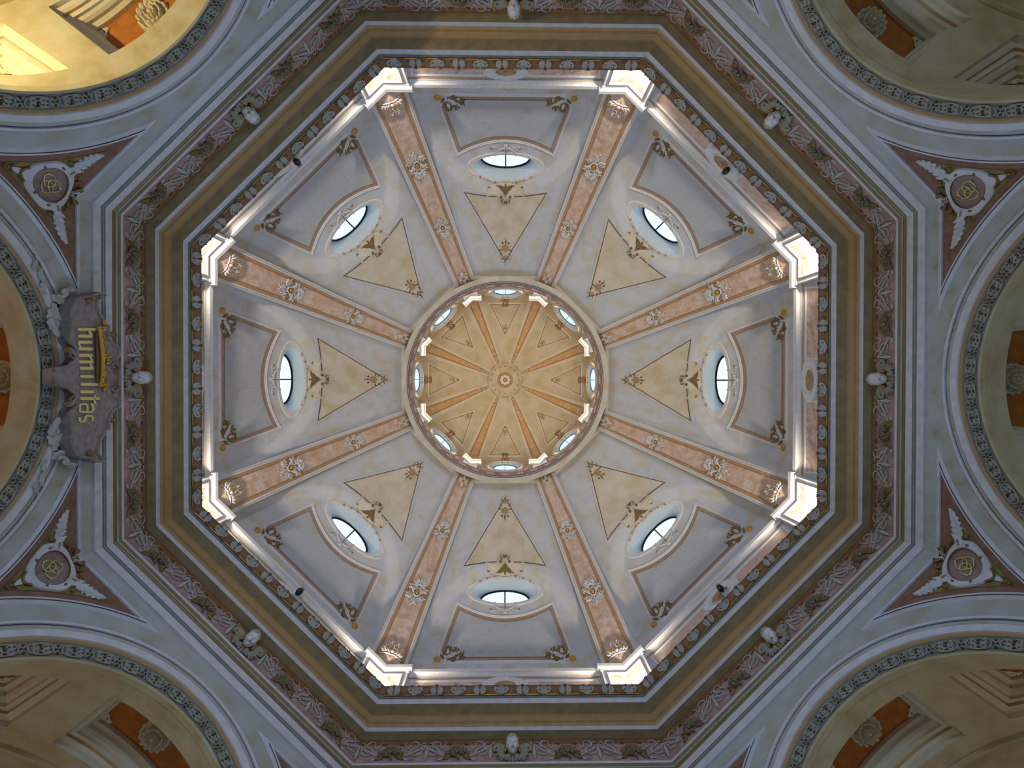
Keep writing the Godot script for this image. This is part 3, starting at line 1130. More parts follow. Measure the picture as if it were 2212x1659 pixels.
func window_of(f: Callable, yc: float, wx: float, wy: float, yg: float, gx: float, gy: float, deep: float, first: int, label: String, sx: float, sy: float, bar_w := 0.028) -> void:
	var ov := func(k: float, l: float): return oval(0, yc, wx * k, wy * l, 56)
	var ring := MB.new()
	ring.band(ov.call(sx, sy), ov.call(sx - 0.02, sy - 0.03), 0.0, 2.2)
	ring.band(ov.call(sx - 0.02, sy - 0.03), ov.call(sx - 0.07, sy - 0.09), 2.2, 2.6)
	ring.band(ov.call(sx - 0.07, sy - 0.09), ov.call(sx - 0.08, sy - 0.10), 2.6, 1.4)
	ring.band(ov.call(sx - 0.08, sy - 0.10), ov.call(1.05, 1.06), 1.4, 1.6)
	ring.band(ov.call(1.05, 1.06), ov.call(1.0, 1.0), 1.6, 0.6)
	ring.mapped(f)
	# the reveal runs outward to the glass
	var a := PackedVector3Array()
	for q in ov.call(1.0, 1.0):
		a.append(f.call(Vector3(q.x, q.y, 0.6)))
	var c: Vector3 = f.call(Vector3(0, yc, 0))
	var nrm: Vector3 = (f.call(Vector3(0, yc, 0)) - f.call(Vector3(0, yc, 10.0))).normalized()
	var g := c + nrm * deep
	var hg := g.y - Y0
	var side := Vector3(0, 0, 1)
	var upd := nrm.cross(side).normalized()
	if upd.y < 0.0:
		upd = -upd
	var half_w := gx * hg / F
	# how tall the glass must be to be seen gy tall
	var half_h := gy / (F * absf(upd.x * hg - g.x * upd.y) / (hg * hg))
	var b := PackedVector3Array()
	for i in 56:
		var th := TAU * i / 56.0
		b.append(g - side * (cos(th) * half_w) - upd * (sin(th) * half_h))
	var reveal := MB.new()
	for i in 56:
		reveal.v.append(a[i])
		reveal.v.append(b[i])
	for i in 56:
		var p := 2 * i
		var q := 2 * ((i + 1) % 56)
		reveal.ix.append_array([p, q, q + 1, p, q + 1, p + 1])
	var rim := MB.new()
	var loop := PackedVector3Array()
	var ws := PackedFloat32Array()
	for i in 57:
		loop.append(g.lerp(b[i % 56], 0.97) - nrm * 0.015)
		ws.append(bar_w)
	rim.tube(loop, ws, 1.0, 6)
	var bar := MB.new()
	bar.tube(PackedVector3Array([g - upd * half_h * 0.98, g + upd * half_h * 0.98]), PackedFloat32Array([bar_w * 0.65, bar_w * 0.65]), 1.0, 6)
	var panes := []
	for s in [-1.0, 1.0]:
		var m := MB.new()
		m.grid(12, 1, func(i: float, j: float):
			var th: float = lerpf(-PI / 2, PI / 2, i)
			return g - side * (s * j * cos(th) * half_w) - upd * (sin(th) * half_h))
		panes.append(m)
	var w := thing("window_dome", [["window_surround", ring, "stucco"], ["window_reveal", reveal, "reveal"], ["window_frame", rim, "iron"], ["mullion", bar, "iron"], ["pane", panes[0], "glass"], ["pane", panes[1], "glass"]])
	var t := w.transform
	for k in 8:
		var o: Node3D = w
		if k > 0:
			o = w.duplicate()
			add_child(o)
		o.name = "window_%d" % (first + k)
		o.transform = turned(t, k, DOME)
		tag(o, label % SIDE[k], "", "", "structure")

# --- ribs
func rib_p(p: Vector3) -> Vector3:   # vertex frame: along y, across x, towards the room z
	var lo := 10.0
	var hi := 15.6
	for k in 18:
		var m := (lo + hi) * 0.5
		if (dome_r(m) / C8 - 0.26 + 0.14 * clampf(10.5 - m, 0.0, 0.5)) * F > p.y * m:
			lo = m
		else:
			hi = m
	var h := (lo + hi) * 0.5
	var q := (dome_r(h + 0.02) - dome_r(h - 0.02)) / 0.04 / C8
	var n := Vector3(-1, q, 0).normalized()
	return Vector3(p.y * h / F, h + Y0, -p.x * h / F) + n * (p.z * h / F)

func rib_w(y: float, a: float, b: float) -> float:   # half width between y 235 and 640
	return lerpf(a, b, (y - 235.0) / 405.0)

func ribs() -> void:
	var Y1 := 226.0
	var Y2 := 671.0
	var strip := func(mb: MB, xa: Callable, za: float, xb: Callable, zb: float, ya: float, yb: float):
		for s in [-1.0, 1.0]:
			mb.grid(1, 44, func(i: float, j: float):
				var y: float = lerpf(ya, yb, j)
				return rib_p(Vector3(s * (xa.call(y) if i == 0.0 else xb.call(y)), y, za if i == 0.0 else zb)))
	var w := func(a: float, b: float): return func(y: float): return rib_w(y, a, b)
	var o_out: Callable = w.call(23.0, 41.0)
	var o_1: Callable = w.call(21.5, 39.5)
	var o_2: Callable = w.call(19.5, 38.0)
	var o_3: Callable = w.call(18.5, 37.0)
	var o_4: Callable = w.call(16.5, 35.0)
	var o_5: Callable = w.call(15.0, 33.5)
	var li: Callable = w.call(10.5, 25.5)
	var li2: Callable = w.call(9.8, 24.6)
	var mould := MB.new()
	strip.call(mould, o_out, -62.0, o_out, 1.0, Y1, Y2)
	strip.call(mould, o_out, 1.0, o_1, 1.6, Y1, Y2)
	strip.call(mould, o_1, 1.6, o_2, 1.6, Y1, Y2)
	strip.call(mould, o_2, 0.2, o_3, 0.2, Y1, Y2)
	strip.call(mould, o_2, 1.6, o_2, 0.2, Y1, Y2)
	strip.call(mould, o_3, 0.2, o_3, 2.4, Y1, Y2)
	strip.call(mould, o_3, 2.4, o_4, 2.4, Y1, Y2)
	strip.call(mould, o_4, 2.4, o_5, 0.0, Y1, Y2)
	var border := MB.new()
	strip.call(border, o_5, 0.0, li, 0.0, Y1, Y2)
	var line := MB.new()
	strip.call(line, li, 0.5, li2, 0.5, 262.0, 628.0)
	strip.call(line, li, 0.0, li, 0.5, 262.0, 628.0)
	var field := MB.new()
	strip.call(field, li, 0.0, func(_y): return 0.0, 0.0, Y1, Y2)
	var o := thing("dome_rib", [["rib_moulding", mould, "stucco"], ["rib_border", border, "ochre"], ["border_line", line, "line_gold"], ["marble_field", field, "marble"]])
	eight(o, "dome_rib", 0.5, DOME, func(k: int): return "broad marbled dome rib with white mouldings, between %s webs" % corner(k), "rib", "ribs of the dome")

func lathe(mb: MB, pts: Array, n := 96) -> void:
	mb.grid(n, pts.size() - 1, func(s: float, t: float):
		var p: Vector2 = pts[roundi(t * (pts.size() - 1))]
		return Vector3(p.x * cos(TAU * s), p.y + Y0, p.x * sin(TAU * s)))

func lathe_sharp(mb: MB, pts: Array, n := 96) -> void:
	for i in pts.size() - 1:
		lathe(mb, [pts[i], pts[i + 1]], n)

func oculus() -> void:
	var flare := MB.new()
	lathe_sharp(flare, [Vector2(3.055, 16.0), Vector2(3.06, 15.03)])
	lathe_sharp(flare, [Vector2(3.06, 15.03), Vector2(2.94, 15.09)])
	var lines := MB.new()
	lathe_sharp(lines, [Vector2(2.94, 15.09), Vector2(2.94, 15.12), Vector2(2.925, 15.12), Vector2(2.925, 15.16)])
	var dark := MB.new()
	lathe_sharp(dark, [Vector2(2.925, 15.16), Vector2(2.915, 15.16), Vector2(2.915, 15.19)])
	var white := MB.new()
	lathe_sharp(white, [Vector2(2.915, 15.19), Vector2(2.90, 15.19), Vector2(2.90, 15.23)])
	var gold := MB.new()
	lathe(gold, curve(Vector2(2.90, 15.23), Vector2(2.885, 15.26), -1, 3))
	var cyma := MB.new()
	lathe(cyma, curve(Vector2(2.885, 15.26), Vector2(2.80, 15.41), 0, 8))
	var lip := MB.new()
	lathe_sharp(lip, [Vector2(2.80, 15.41), Vector2(2.80, 15.45), Vector2(3.30, 15.45)])
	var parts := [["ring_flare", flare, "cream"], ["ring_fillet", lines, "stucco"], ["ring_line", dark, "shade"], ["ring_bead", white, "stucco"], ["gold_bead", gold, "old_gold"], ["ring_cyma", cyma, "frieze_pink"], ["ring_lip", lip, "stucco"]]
	# small white leaves round the hollow
	var leaf_mb := MB.new()
	for s in [-1.0, 1.0]:
		leaf_mb.leaf(s * 0.02, 0.06, -90 + s * 24, 0.11, 0.05, 0.03, s * 60.0, 2.0, 6)
		leaf_mb.ball(Vector3(s * 0.085, 0.01, 0.01), Vector3(0.02, 0.02, 0.016), 6, 4)
	leaf_mb.leaf(0, 0.065, -90, 0.13, 0.05, 0.035, 0.0, 2.0, 6)
	var am := leaf_mb.mesh()
	var o := thing("trim", parts)
	o.name = "trim_oculus"
	var d := (Vector3(2.80, 15.41, 0) - Vector3(2.885, 15.26, 0)).normalized()
	var inw := Vector3(-d.y, d.x, 0)
	var fr := Transform3D(Basis(Vector3(0, 0, -1), -d, inw), Vector3(2.842, 15.335 + Y0, 0))
	for i in 40:
		var m := MeshInstance3D.new()
		m.name = "ring_leaf"
		m.mesh = am
		m.material_override = M["stucco"]
		o.add_child(m, true)
		var q := turned(fr, i * 8.0 / 40.0)
		m.transform = Transform3D(q.basis, q.origin - o.position)
	o.position += DOME
	tag(o, "round moulded ring of the oculus with white leaves round its lip", "", "", "structure")

# --- the lantern above the oculus
func lantern() -> void:
	lantern_skin = skin_of(lantern_r, 90.0, 34.0, 206.0, 1.5, 14.9, 20.55)
	var f := func(p: Vector3): return lantern_skin.map(p)
	var web := MB.new()
	var nx := 40
	var ny := 160
	for j in ny + 1:
		var y := lerpf(34.0, 200.4, float(j) / ny)
		for i in nx + 1:
			web.v.append(f.call(Vector3(lerpf(-1.0, 1.0, float(i) / nx) * y * (T8 + 0.003), y, 0)))
	for j in ny:
		for i in nx:
			var clear := true
			for q in [Vector2(i, j), Vector2(i + 1, j), Vector2(i, j + 1), Vector2(i + 1, j + 1)]:
				var y: float = lerpf(34.0, 200.4, q.y / ny)
				var x: float = lerpf(-1.0, 1.0, q.x / nx) * y * T8
				if pow(x / 32.0, 2) + pow((y - 187.5) / 8.9, 2) < 1.0:
					clear = false
			if clear:
				var a := j * (nx + 1) + i
				web.ix.append_array([a, a + 1, a + nx + 2, a, a + nx + 2, a + nx + 1])
	var tri := along([Vector2(0, 98), Vector2(33, 163), Vector2(0, 163.5), Vector2(-33, 163)], 5.0)
	var line := MB.new()
	line.band(tri, inset(tri, 1.0), 0.5, 0.5)
	var fr := MB.new()
	fr.band(inset(tri, -3.0), inset(tri, -2.2), 0.0, 0.7)
	fr.band(inset(tri, -2.2), tri, 0.7, 0.5)
	var fieldm := MB.new()
	fieldm.fill(inset(tri, 0.8), Vector2(0, 140), 0.25, 6)
	var corner_line := MB.new()
	for s in [-1.0, 1.0]:
		corner_line.tube(PackedVector3Array([Vector3(s * 38, 196, 0.3), Vector3(s * 46, 186, 0.3), Vector3(s * 46, 183, 0.3)]), PackedFloat32Array([0.4, 0.4, 0.4]))
	var n := thing("ceiling", [["web", web, "lantern_cream"], ["triangle_frame", fr.mapped(f), "web_light"], ["triangle_line", line.mapped(f), "line_brown"], ["triangle_field", fieldm.mapped(f), "lantern_cream"], ["painted_line", corner_line.mapped(f), "line_brown"]])
	var t := n.transform
	for k in 8:
		var c: Node3D = n
		if k > 0:
			c = n.duplicate()
			add_child(c)
		c.name = "ceiling_lantern_" + SIDE[k].replace(" ", "_")
		c.transform = turned(t, k, DOME)
		tag(c, "%s web of the lantern vault with outlined cream triangle" % SIDE[k], "", "", "structure")
	window_of(f, 187.5, 31.0, 8.6, 191.5, 25.0, 7.6, 0.07, 17, "small oval window low in the %s web of the lantern", 1.2, 1.22, 0.012)
	# ribs of the lantern
	var lp := func(p: Vector3):
		var lo := 15.0
		var hi := 20.5
		for k in 18:
			var m := (lo + hi) * 0.5
			if (lantern_r(0, m) / C8 - 0.13) * F > p.y * m:
				lo = m
			else:
				hi = m
		var h := (lo + hi) * 0.5
		var q := (lantern_r(0, h + 0.02) - lantern_r(0, h - 0.02)) / 0.04 / C8
		return Vector3(p.y * h / F, h + Y0, -p.x * h / F) + Vector3(-1, q, 0).normalized() * (p.z * h / F)
	var strip := func(mb: MB, a0: float, a1: float, za: float, b0: float, b1: float, zb: float, ya: float, yb: float):
		for s in [-1.0, 1.0]:
			mb.grid(1, 26, func(i: float, j: float):
				var y: float = lerpf(ya, yb, j)
				var q := (y - 40.0) / 140.0
				return lp.call(Vector3(s * (lerpf(a0, a1, q) if i == 0.0 else lerpf(b0, b1, q)), y, za if i == 0.0 else zb)))
	var mould := MB.new()
	strip.call(mould, 7.0, 19.0, -12.0, 7.0, 19.0, 0.0, 34, 187)
	strip.call(mould, 7.0, 19.0, 0.0, 5.6, 15.5, 0.0, 34, 187)
	strip.call(mould, 5.6, 15.5, 0.0, 5.4, 15.2, 1.6, 34, 187)
	strip.call(mould, 5.4, 15.2, 1.6, 4.2, 12.6, 1.6, 34, 187)
	strip.call(mould, 4.2, 12.6, 1.6, 3.6, 11.0, 0.8, 34, 187)
	var border := MB.new()
	strip.call(border, 3.6, 11.0, 0.8, 2.6, 8.6, 0.8, 34, 187)
	var ln := MB.new()
	strip.call(ln, 2.6, 8.6, 1.1, 2.2, 8.0, 1.1, 62, 172)
	var field2 := MB.new()
	strip.call(field2, 2.6, 8.6, 0.8, 0.0, 0.0, 0.8, 34, 187)
	var rb := thing("lantern_rib", [["rib_moulding", mould, "web_light"], ["rib_border", border, "ochre"], ["border_line", ln, "line_brown"], ["marble_field", field2, "lantern_rib"]])
	eight(rb, "lantern_rib", 0.5, DOME, func(k: int): return "slender marbled lantern rib between %s lantern webs" % corner(k), "rib", "ribs of the lantern")
	# pedestals with projecting caps
	var body := MB.new()
	var cap := MB.new()
	for s in [1.0, -1.0]:
		var turn := Transform3D(Basis(Vector3.UP, -s * TAU / 16.0), Vector3.ZERO)
		var run2 := func(mb: MB, pts: Array, wide: float):
			var e := 2.76 * T8 - wide
			for i in pts.size() - 1:
				var p: Vector2 = pts[i]
				var q: Vector2 = pts[i + 1]
				mb.quad(turn * at(p.x, p.y, s * p.x * T8), turn * at(p.x, p.y, s * e), turn * at(q.x, q.y, s * e), turn * at(q.x, q.y, s * q.x * T8))
			for i in pts.size() - 1:
				var p: Vector2 = pts[i]
				var q: Vector2 = pts[i + 1]
				mb.quad(turn * at(p.x, p.y, s * e), turn * at(2.95, p.y, s * e), turn * at(2.95, q.y, s * e), turn * at(q.x, q.y, s * e))
		cap.quad(turn * at(2.66, 16.73, s * (2.76 * T8 - 0.36)), turn * at(2.95, 16.73, s * (2.76 * T8 - 0.36)), turn * at(2.95, 16.73, s * (2.76 * T8 - 0.24)), turn * at(2.66, 16.73, s * (2.76 * T8 - 0.24)))
		run2.call(body, [Vector2(2.74, 15.45), Vector2(2.74, 16.75)], 0.26)
		run2.call(cap, [Vector2(2.74, 16.72), Vector2(2.66, 16.74), Vector2(2.66, 16.82), Vector2(2.62, 16.84), Vector2(2.62, 16.98), Vector2(2.85, 17.02)], 0.36)
	var ped := thing("lantern_pedestal", [["body", body, "stucco"], ["cap", cap, "stucco"]])
	eight(ped, "lantern_pedestal", 0.5, DOME, func(k: int): return "small bright lantern pedestal with projecting cap, between %s lantern webs" % corner(k), "pedestal", "pedestals at the feet of the lantern ribs")
	for k in 8:
		uplight(turned(Transform3D(Basis(), at(2.88, 15.46, 0)), k + 0.5, DOME), UP2, "of oculus between %s lantern webs" % corner(k), 0.06)
	# the crown disc
	var g := on_level(20.5)
	var disc := MB.new()
	var circ := func(r: float):
		var pts := PackedVector2Array()
		for i in 64:
			pts.append(Vector2(r * sin(TAU * i / 64.0), r * cos(TAU * i / 64.0)))
		return pts
	disc.band(circ.call(40.0), circ.call(37.0), -3.0, 2.0)
	disc.band(circ.call(37.0), circ.call(35.5), 2.0, 1.0)
	disc.band(circ.call(35.5), circ.call(34.5), 2.4, 2.4)
	disc.band(circ.call(35.5), circ.call(35.5), 1.0, 2.4)
	disc.band(circ.call(34.5), circ.call(33.0), 2.4, 0.8)
	disc.fill(circ.call(33.0), Vector2(), 0.8, 4)
	var dm := thing("ceiling_crown", [["crown_disc", disc.mapped(g), "lantern_cream"]])
	dm.position += DOME
	tag(dm, "flat round crown of the lantern vault", "", "", "structure")
	var ring := MB.new()
	ring.band(circ.call(16.6), circ.call(16.0), 0.8, 3.0)
	ring.band(circ.call(16.0), circ.call(13.0), 3.0, 3.0)
	ring.band(circ.call(13.0), circ.call(12.6), 3.0, 1.2)
	var inner := MB.new()
	inner.fill(circ.call(12.6), Vector2(), 1.2, 3)
	var petals := MB.new()
	for i in 8:
		var d := Vector2.from_angle(TAU * i / 8.0)
		petals.leaf(d.x * 2, d.y * 2, i * 45.0, 9.5, 8.5, 1.6, 0.0, 0.0, 7, 1.4)
	var boss := MB.new()
	boss.ball(Vector3(0, 0, 2.2), Vector3(4.6, 4.6, 2.4), 12, 6)
	for i in 10:
		var d := Vector2.from_angle(TAU * i / 10.0)
		boss.ball(Vector3(d.x * 4.2, d.y * 4.2, 3.0), Vector3.ONE * 1.2, 5, 4)
	boss.ball(Vector3(0, 0, 4.6), Vector3.ONE * 1.3, 6, 4)
	var rs := thing("crown_rosette", [["ring", ring.mapped(g), "ochre"], ["ground", inner.mapped(g), "band_pink"], ["petals", petals.mapped(g), "stucco"], ["gold_boss", boss.mapped(g), "gold"]])
	rs.position += DOME
	tag(rs, "eight petalled white rosette with gold heart at very centre of lantern", "rosette")
	for i in 16:
		var a := TAU * (i + 0.0) / 16.0
		var st := MB.new()
		st.ball(Vector3(29.5 * sin(a), 29.5 * cos(a), 1.0), Vector3(1.9, 1.9, 1.6), 8, 5)
		var so := thing("crown_stud", [["stud", st.mapped(g), "ochre"]])
		so.position += DOME
		tag(so, "small round ochre stud in the ring around the lantern rosette", "stud", "studs around the lantern rosette")

# --- ornaments
func smooth_path(pts: Array, step := 4) -> PackedVector2Array:
	var out := PackedVector2Array()
	var n := pts.size()
	for i in n - 1:
		var a: Vector2 = pts[maxi(i - 1, 0)]
		var b: Vector2 = pts[i]
		var c: Vector2 = pts[i + 1]
		var d: Vector2 = pts[mini(i + 2, n - 1)]
		for k in step:
			out.append(b.cubic_interpolate(c, a, d, float(k) / step))
	out.append(pts[n - 1])
	return out

func ribbon(mb: MB, l: Array, w: float, flat := 0.5, z := 2.0, w_end := -1.0, step := 4, n := 6) -> void:
	var pts := []
	for i in range(0, l.size(), 2):
		pts.append(Vector2(l[i], l[i + 1]))
	var path := smooth_path(pts, step)
	var p3 := PackedVector3Array()
	var ws := PackedFloat32Array()
	for i in path.size():
		var t := i / maxf(path.size() - 1.0, 1.0)
		p3.append(Vector3(path[i].x, path[i].y, z + 0.8 * sin(t * 14.0)))
		ws.append(lerpf(w, w_end if w_end >= 0.0 else w, t) * (0.8 + 0.2 * cos(t * 17.0)))
	mb.tube(p3, ws, flat, n)

func mirrored(l: Array) -> Array:
	var out := []
	for i in range(0, l.size(), 2):
		out.append_array([-l[i], l[i + 1]])
	return out

func festoon() -> Array:
	var fruit := MB.new()
	var hearts := MB.new()
	var leaves := MB.new()
	var tails := []
	var sides := []
	var rng := RandomNumberGenerator.new()
	rng.seed = 11
	for i in 64:
		var a := rng.randf() * TAU
		var q := sqrt(rng.randf())
		var p := Vector2(cos(a) * 20.0 * q, sin(a) * 11.5 * q + 1.5)
		var r := rng.randf_range(1.4, 2.8)
		if i % 4 == 1:
			fruit.leaf(p.x, p.y, rad_to_deg(a), 6.5, 3.6, 1.8, 0.0, 2.0, 5, 3.0 + 7.0 * (1.0 - q * q))
		else:
			(hearts if i % 4 == 0 else fruit).ball(Vector3(p.x, p.y, 2.5 + 8.0 * (1.0 - q * q)), Vector3.ONE * r, 6, 4)
	for i in 6:
		fruit.leaf(0, 1, i * 60.0, 6.5, 5.0, 1.8, 0.0, 0.0, 5, 10.5)
	hearts.ball(Vector3(0, 1, 12), Vector3(2.2, 2.2, 2), 7, 5)
	for s in [-1.0, 1.0]:
		for q in [[14, -3, -4, 14, 4.6], [15, -6, -22, 17, 5.0], [12, 4, 34, 9, 4], [17, 1, 12, 11, 4], [8, 9, 62, 7, 3.6], [18, -8, -12, 10, 3.6]]:
			leaves.leaf(s * q[0], q[1], q[2] if s > 0 else 180 - q[2], q[3], q[4], 2.4, 0.0, 3.0, 7, 2.4)
		var white := MB.new()
		white.leaf(s * 29, -9, -14 if s > 0 else 194, 14, 3.0, 1.6, 0, 0, 5, 0.8)
		white.leaf(s * 27, -3, 8 if s > 0 else 172, 14, 2.8, 1.6, 0, 0, 5, 1.0)
		var m := func(l: Array): return l if s > 0 else mirrored(l)
		ribbon(white, m.call([40, -1, 41.5, 7, 51, 13, 56, 20, 49.5, 25.3, 39.5, 23.5, 38, 15.4, 32, 11.6, 28, 18, 24, 22.6]), 1.9, 0.45, 2.2, 1.0)
		ribbon(white, m.call([72, 18, 57, 9, 42, 0.5, 33, -3]), 1.7, 0.45, 2.6, 1.3)
		ribbon(white, m.call([71, 15.5, 57, 6.5, 42, -1]), 0.9, 0.5, 1.6)
		ribbon(white, m.call([67, 9.5, 62.5, -0.5, 53, -3.2, 43, -1.4]), 1.2, 0.5, 2.0)
		sides.append(white)
		var tail := MB.new()
		ribbon(tail, m.call([24, 22.6, 20, 20.5, 14.5, 21]), 0.8, 0.8, 1.6, 1.5)
		tails.append(tail)
	return [["fruit", fruit, "leaf_green", "stuff"], ["gilded_fruit", hearts, "old_gold", "stuff"], ["leaf_spray", leaves, "old_gold", "stuff"], ["ribbon", sides[0], "stucco_grey"], ["ribbon", sides[1], "stucco_grey"], ["ribbon_tail", tails[0], "line_brown"], ["ribbon_tail", tails[1], "line_brown"]]

func torch() -> Array:
	var stem := MB.new()
	var knot := MB.new()
	var bow := MB.new()
	var prof := [[19.0, 1.5], [9.0, 2.5], [0.2, 3.9], [0.0, 4.5], [-1.4, 4.3], [-1.7, 2.5], [-2.8, 2.6], [-3.2, 4.1], [-5.8, 3.6], [-6.2, 2.1], [-7.6, 2.7], [-9.6, 2.1], [-13.5, 0.6]]
	var p3 := PackedVector3Array()
	var ws := PackedFloat32Array()
	for q in prof:
		p3.append(Vector3(0, q[0], 1.8))
		ws.append(q[1])
	stem.tube(p3, ws, 0.7, 10)
	knot.ball(Vector3(0, 21.0, 2.5), Vector3(4.0, 3.4, 2.2), 10, 5)
	for i in 8:
		var d := Vector2.from_angle(TAU * i / 8.0)
		knot.ball(Vector3(d.x * 3.6, 21.0 + d.y * 3.0, 3.2), Vector3.ONE * 1.2, 5, 4)
	knot.ball(Vector3(0, 21.0, 4.6), Vector3.ONE * 1.4, 6, 4)
	for s in [-1.0, 1.0]:
		ribbon(bow, [3 * s, 21, 10 * s, 22.5, 14.5 * s, 16, 11.5 * s, 9.5, 6 * s, 11, 4 * s, 17], 1.4, 0.5, 2.2)
	return [["torch_stem", stem, "stucco_grey"], ["gold_knot", knot, "old_gold", "stuff"], ["bow", bow, "stucco_grey", "stuff"]]

func face_point(s: float, t: float, c: Vector3, r: Vector3) -> Vector3:
	# s round the head from the back, t from crown to neck
	var lon := (s - 0.5) * TAU
	var lat := (0.5 - t) * PI
	var d := Vector3(sin(lon) * cos(lat), sin(lat), cos(lon) * cos(lat))
	var p := Vector3(d.x * r.x, d.y * r.y, d.z * r.z)
	var x := d.x * 1.0
	var y := d.y * 1.0
	if d.z > 0.0:
		var g := func(cx: float, cy: float, wx: float, wy: float): return exp(-pow((x - cx) / wx, 2) - pow((y - cy) / wy, 2))
		var z := 0.0
		z += 0.30 * g.call(0.0, -0.12, 0.10, 0.17) + 0.16 * g.call(0.0, -0.20, 0.17, 0.08)      # nose
		z -= 0.22 * (g.call(0.33, 0.06, 0.17, 0.09) + g.call(-0.33, 0.06, 0.17, 0.09))           # sockets
		z += 0.12 * (g.call(0.33, 0.05, 0.10, 0.05) + g.call(-0.33, 0.05, 0.10, 0.05))           # eyes
		z += 0.10 * (g.call(0.34, 0.20, 0.22, 0.06) + g.call(-0.34, 0.20, 0.22, 0.06))           # brows
		z += 0.13 * (g.call(0.45, -0.28, 0.22, 0.20) + g.call(-0.45, -0.28, 0.22, 0.20))         # cheeks
		z += 0.14 * g.call(0.0, -0.40, 0.20, 0.045) + 0.14 * g.call(0.0, -0.53, 0.17, 0.05)      # lips
		z -= 0.26 * g.call(0.0, -0.465, 0.15, 0.035)                                            # open mouth
		z += 0.16 * g.call(0.0, -0.74, 0.20, 0.12)                                              # chin
		p += d * z * r.x * 2.0
		p.x *= 1.0 - 0.22 * clampf(-y, 0.0, 1.0)
	return c + p

func cherub() -> Array:
	var head := MB.new()
	var hair := MB.new()
	var wing := []
	var gilt := MB.new()
	var collar := MB.new()
	var c := Vector3(0, 22, 17)
	var tilt := Basis(Vector3(1, 0, 0), 0.62)
	head.grid(44, 40, func(s: float, t: float): return c + tilt * (face_point(s, t, Vector3.ZERO, Vector3(13.0, 15.5, 13.5))))
	for s in [-1.0, 1.0]:
		head.ball(c + Vector3(s * 12.4, -1.5, -1.0), Vector3(2.0, 3.2, 2.6), 7, 5)
	var rng := RandomNumberGenerator.new()
	rng.seed = 5
	for i in 64:
		var lon := rng.randf_range(-PI, PI)
		var lat := rng.randf_range(0.25, 1.45)
		var d := Vector3(sin(lon) * cos(lat), sin(lat), cos(lon) * cos(lat))
		if d.z > 0.45 and d.y < 0.72 + 0.15 * absf(d.x):
			continue
		hair.ball(c + tilt * Vector3(d.x * 12.6, d.y * 15.0, d.z * 13.0), Vector3.ONE * rng.randf_range(2.2, 3.6), 6, 4)
	for s in [-1.0, 1.0]:
		for i in 4:
			hair.ball(c + Vector3(s * 12.0, 4.0 - i * 3.0, -1.0 + i * 0.3), Vector3(2.2, 2.4, 2.8), 6, 4)
		var wings := MB.new()
		wing.append(wings)
		for i in 5:
			wings.leaf(s * (14 + i * 1.0), 26 - i * 1.6, (90 - s * (68 + i * 22)), 26 - i * 1.6, 9.0, 3.5, -s * (26 - i * 4.0), 3.0, 8, 5.0 - i * 0.6)
		wings.stroke(s * 14, 26, 90 - s * 52, 4.2, [[16, -s * 1.0, -s * 1.5, 4.6], [20, -s * 4.5, -s * 7.0, 3.4]], 0.7, 5.0)
		for i in 3:
			wings.leaf(s * 22, 18 - i * 4.0, 90 - s * (120 + i * 20), 14, 7.0, 3.0, 0, 2.0, 6, 4.0)
		gilt.stroke(s * 40, 40.5, 90 - s * 90, 2.6, [[12, -s * 10.0, -s * 36.0, 1.2]], 0.9, 4.0, 2.2)
		gilt.ball(Vector3(s * 15, 20, 9), Vector3(3.0, 6.0, 3.0), 7, 5)
		gilt.stroke(s * 2.5, 2, 90 - s * 6, 1.4, [[11, s * 1.0, s * 3.0, 1.5], [14, s * 9.0, s * 24.0, 0.8]], 0.9, 7.0, 1.6)
		gilt.ball(Vector3(s * 31, 14, 6), Vector3(2.2, 3.6, 2.0), 6, 4)
		for i in 4:
			collar.leaf(s * (4 + i * 4.5), 9 + i * 1.0, 90 - s * (150 - i * 24), 13 + i, 8.0, 3.0, -s * 20.0, 3.0, 7, 4.5)
		collar.ball(Vector3(s * 9, 9, 4), Vector3(6, 6, 4.5), 8, 5)
	collar.ball(Vector3(0, 6, 3), Vector3(5, 8, 5), 8, 5)
	return [["head", head, "stucco"], ["hair", hair, "stucco_grey", "stuff"], ["wing", wing[0], "wing_grey"], ["wing", wing[1], "wing_grey"], ["collar", collar, "wing_grey"], ["gilding", gilt, "gold", "stuff"]]

func put(parts: Array, x: float, y: float, deg: float, s: float, f: Callable, mirror := 1.0) -> Array:
	var out := []
	for p in parts:
		var m: MB = p[1]
		m.lay(x, y, deg, s, mirror).mapped(f)
		out.append(p)
	return out

func shifted(o: Node3D, stem: String, first: bool, du: float) -> Node3D:
	var c := o if first else copy_of(o, stem)
	return c

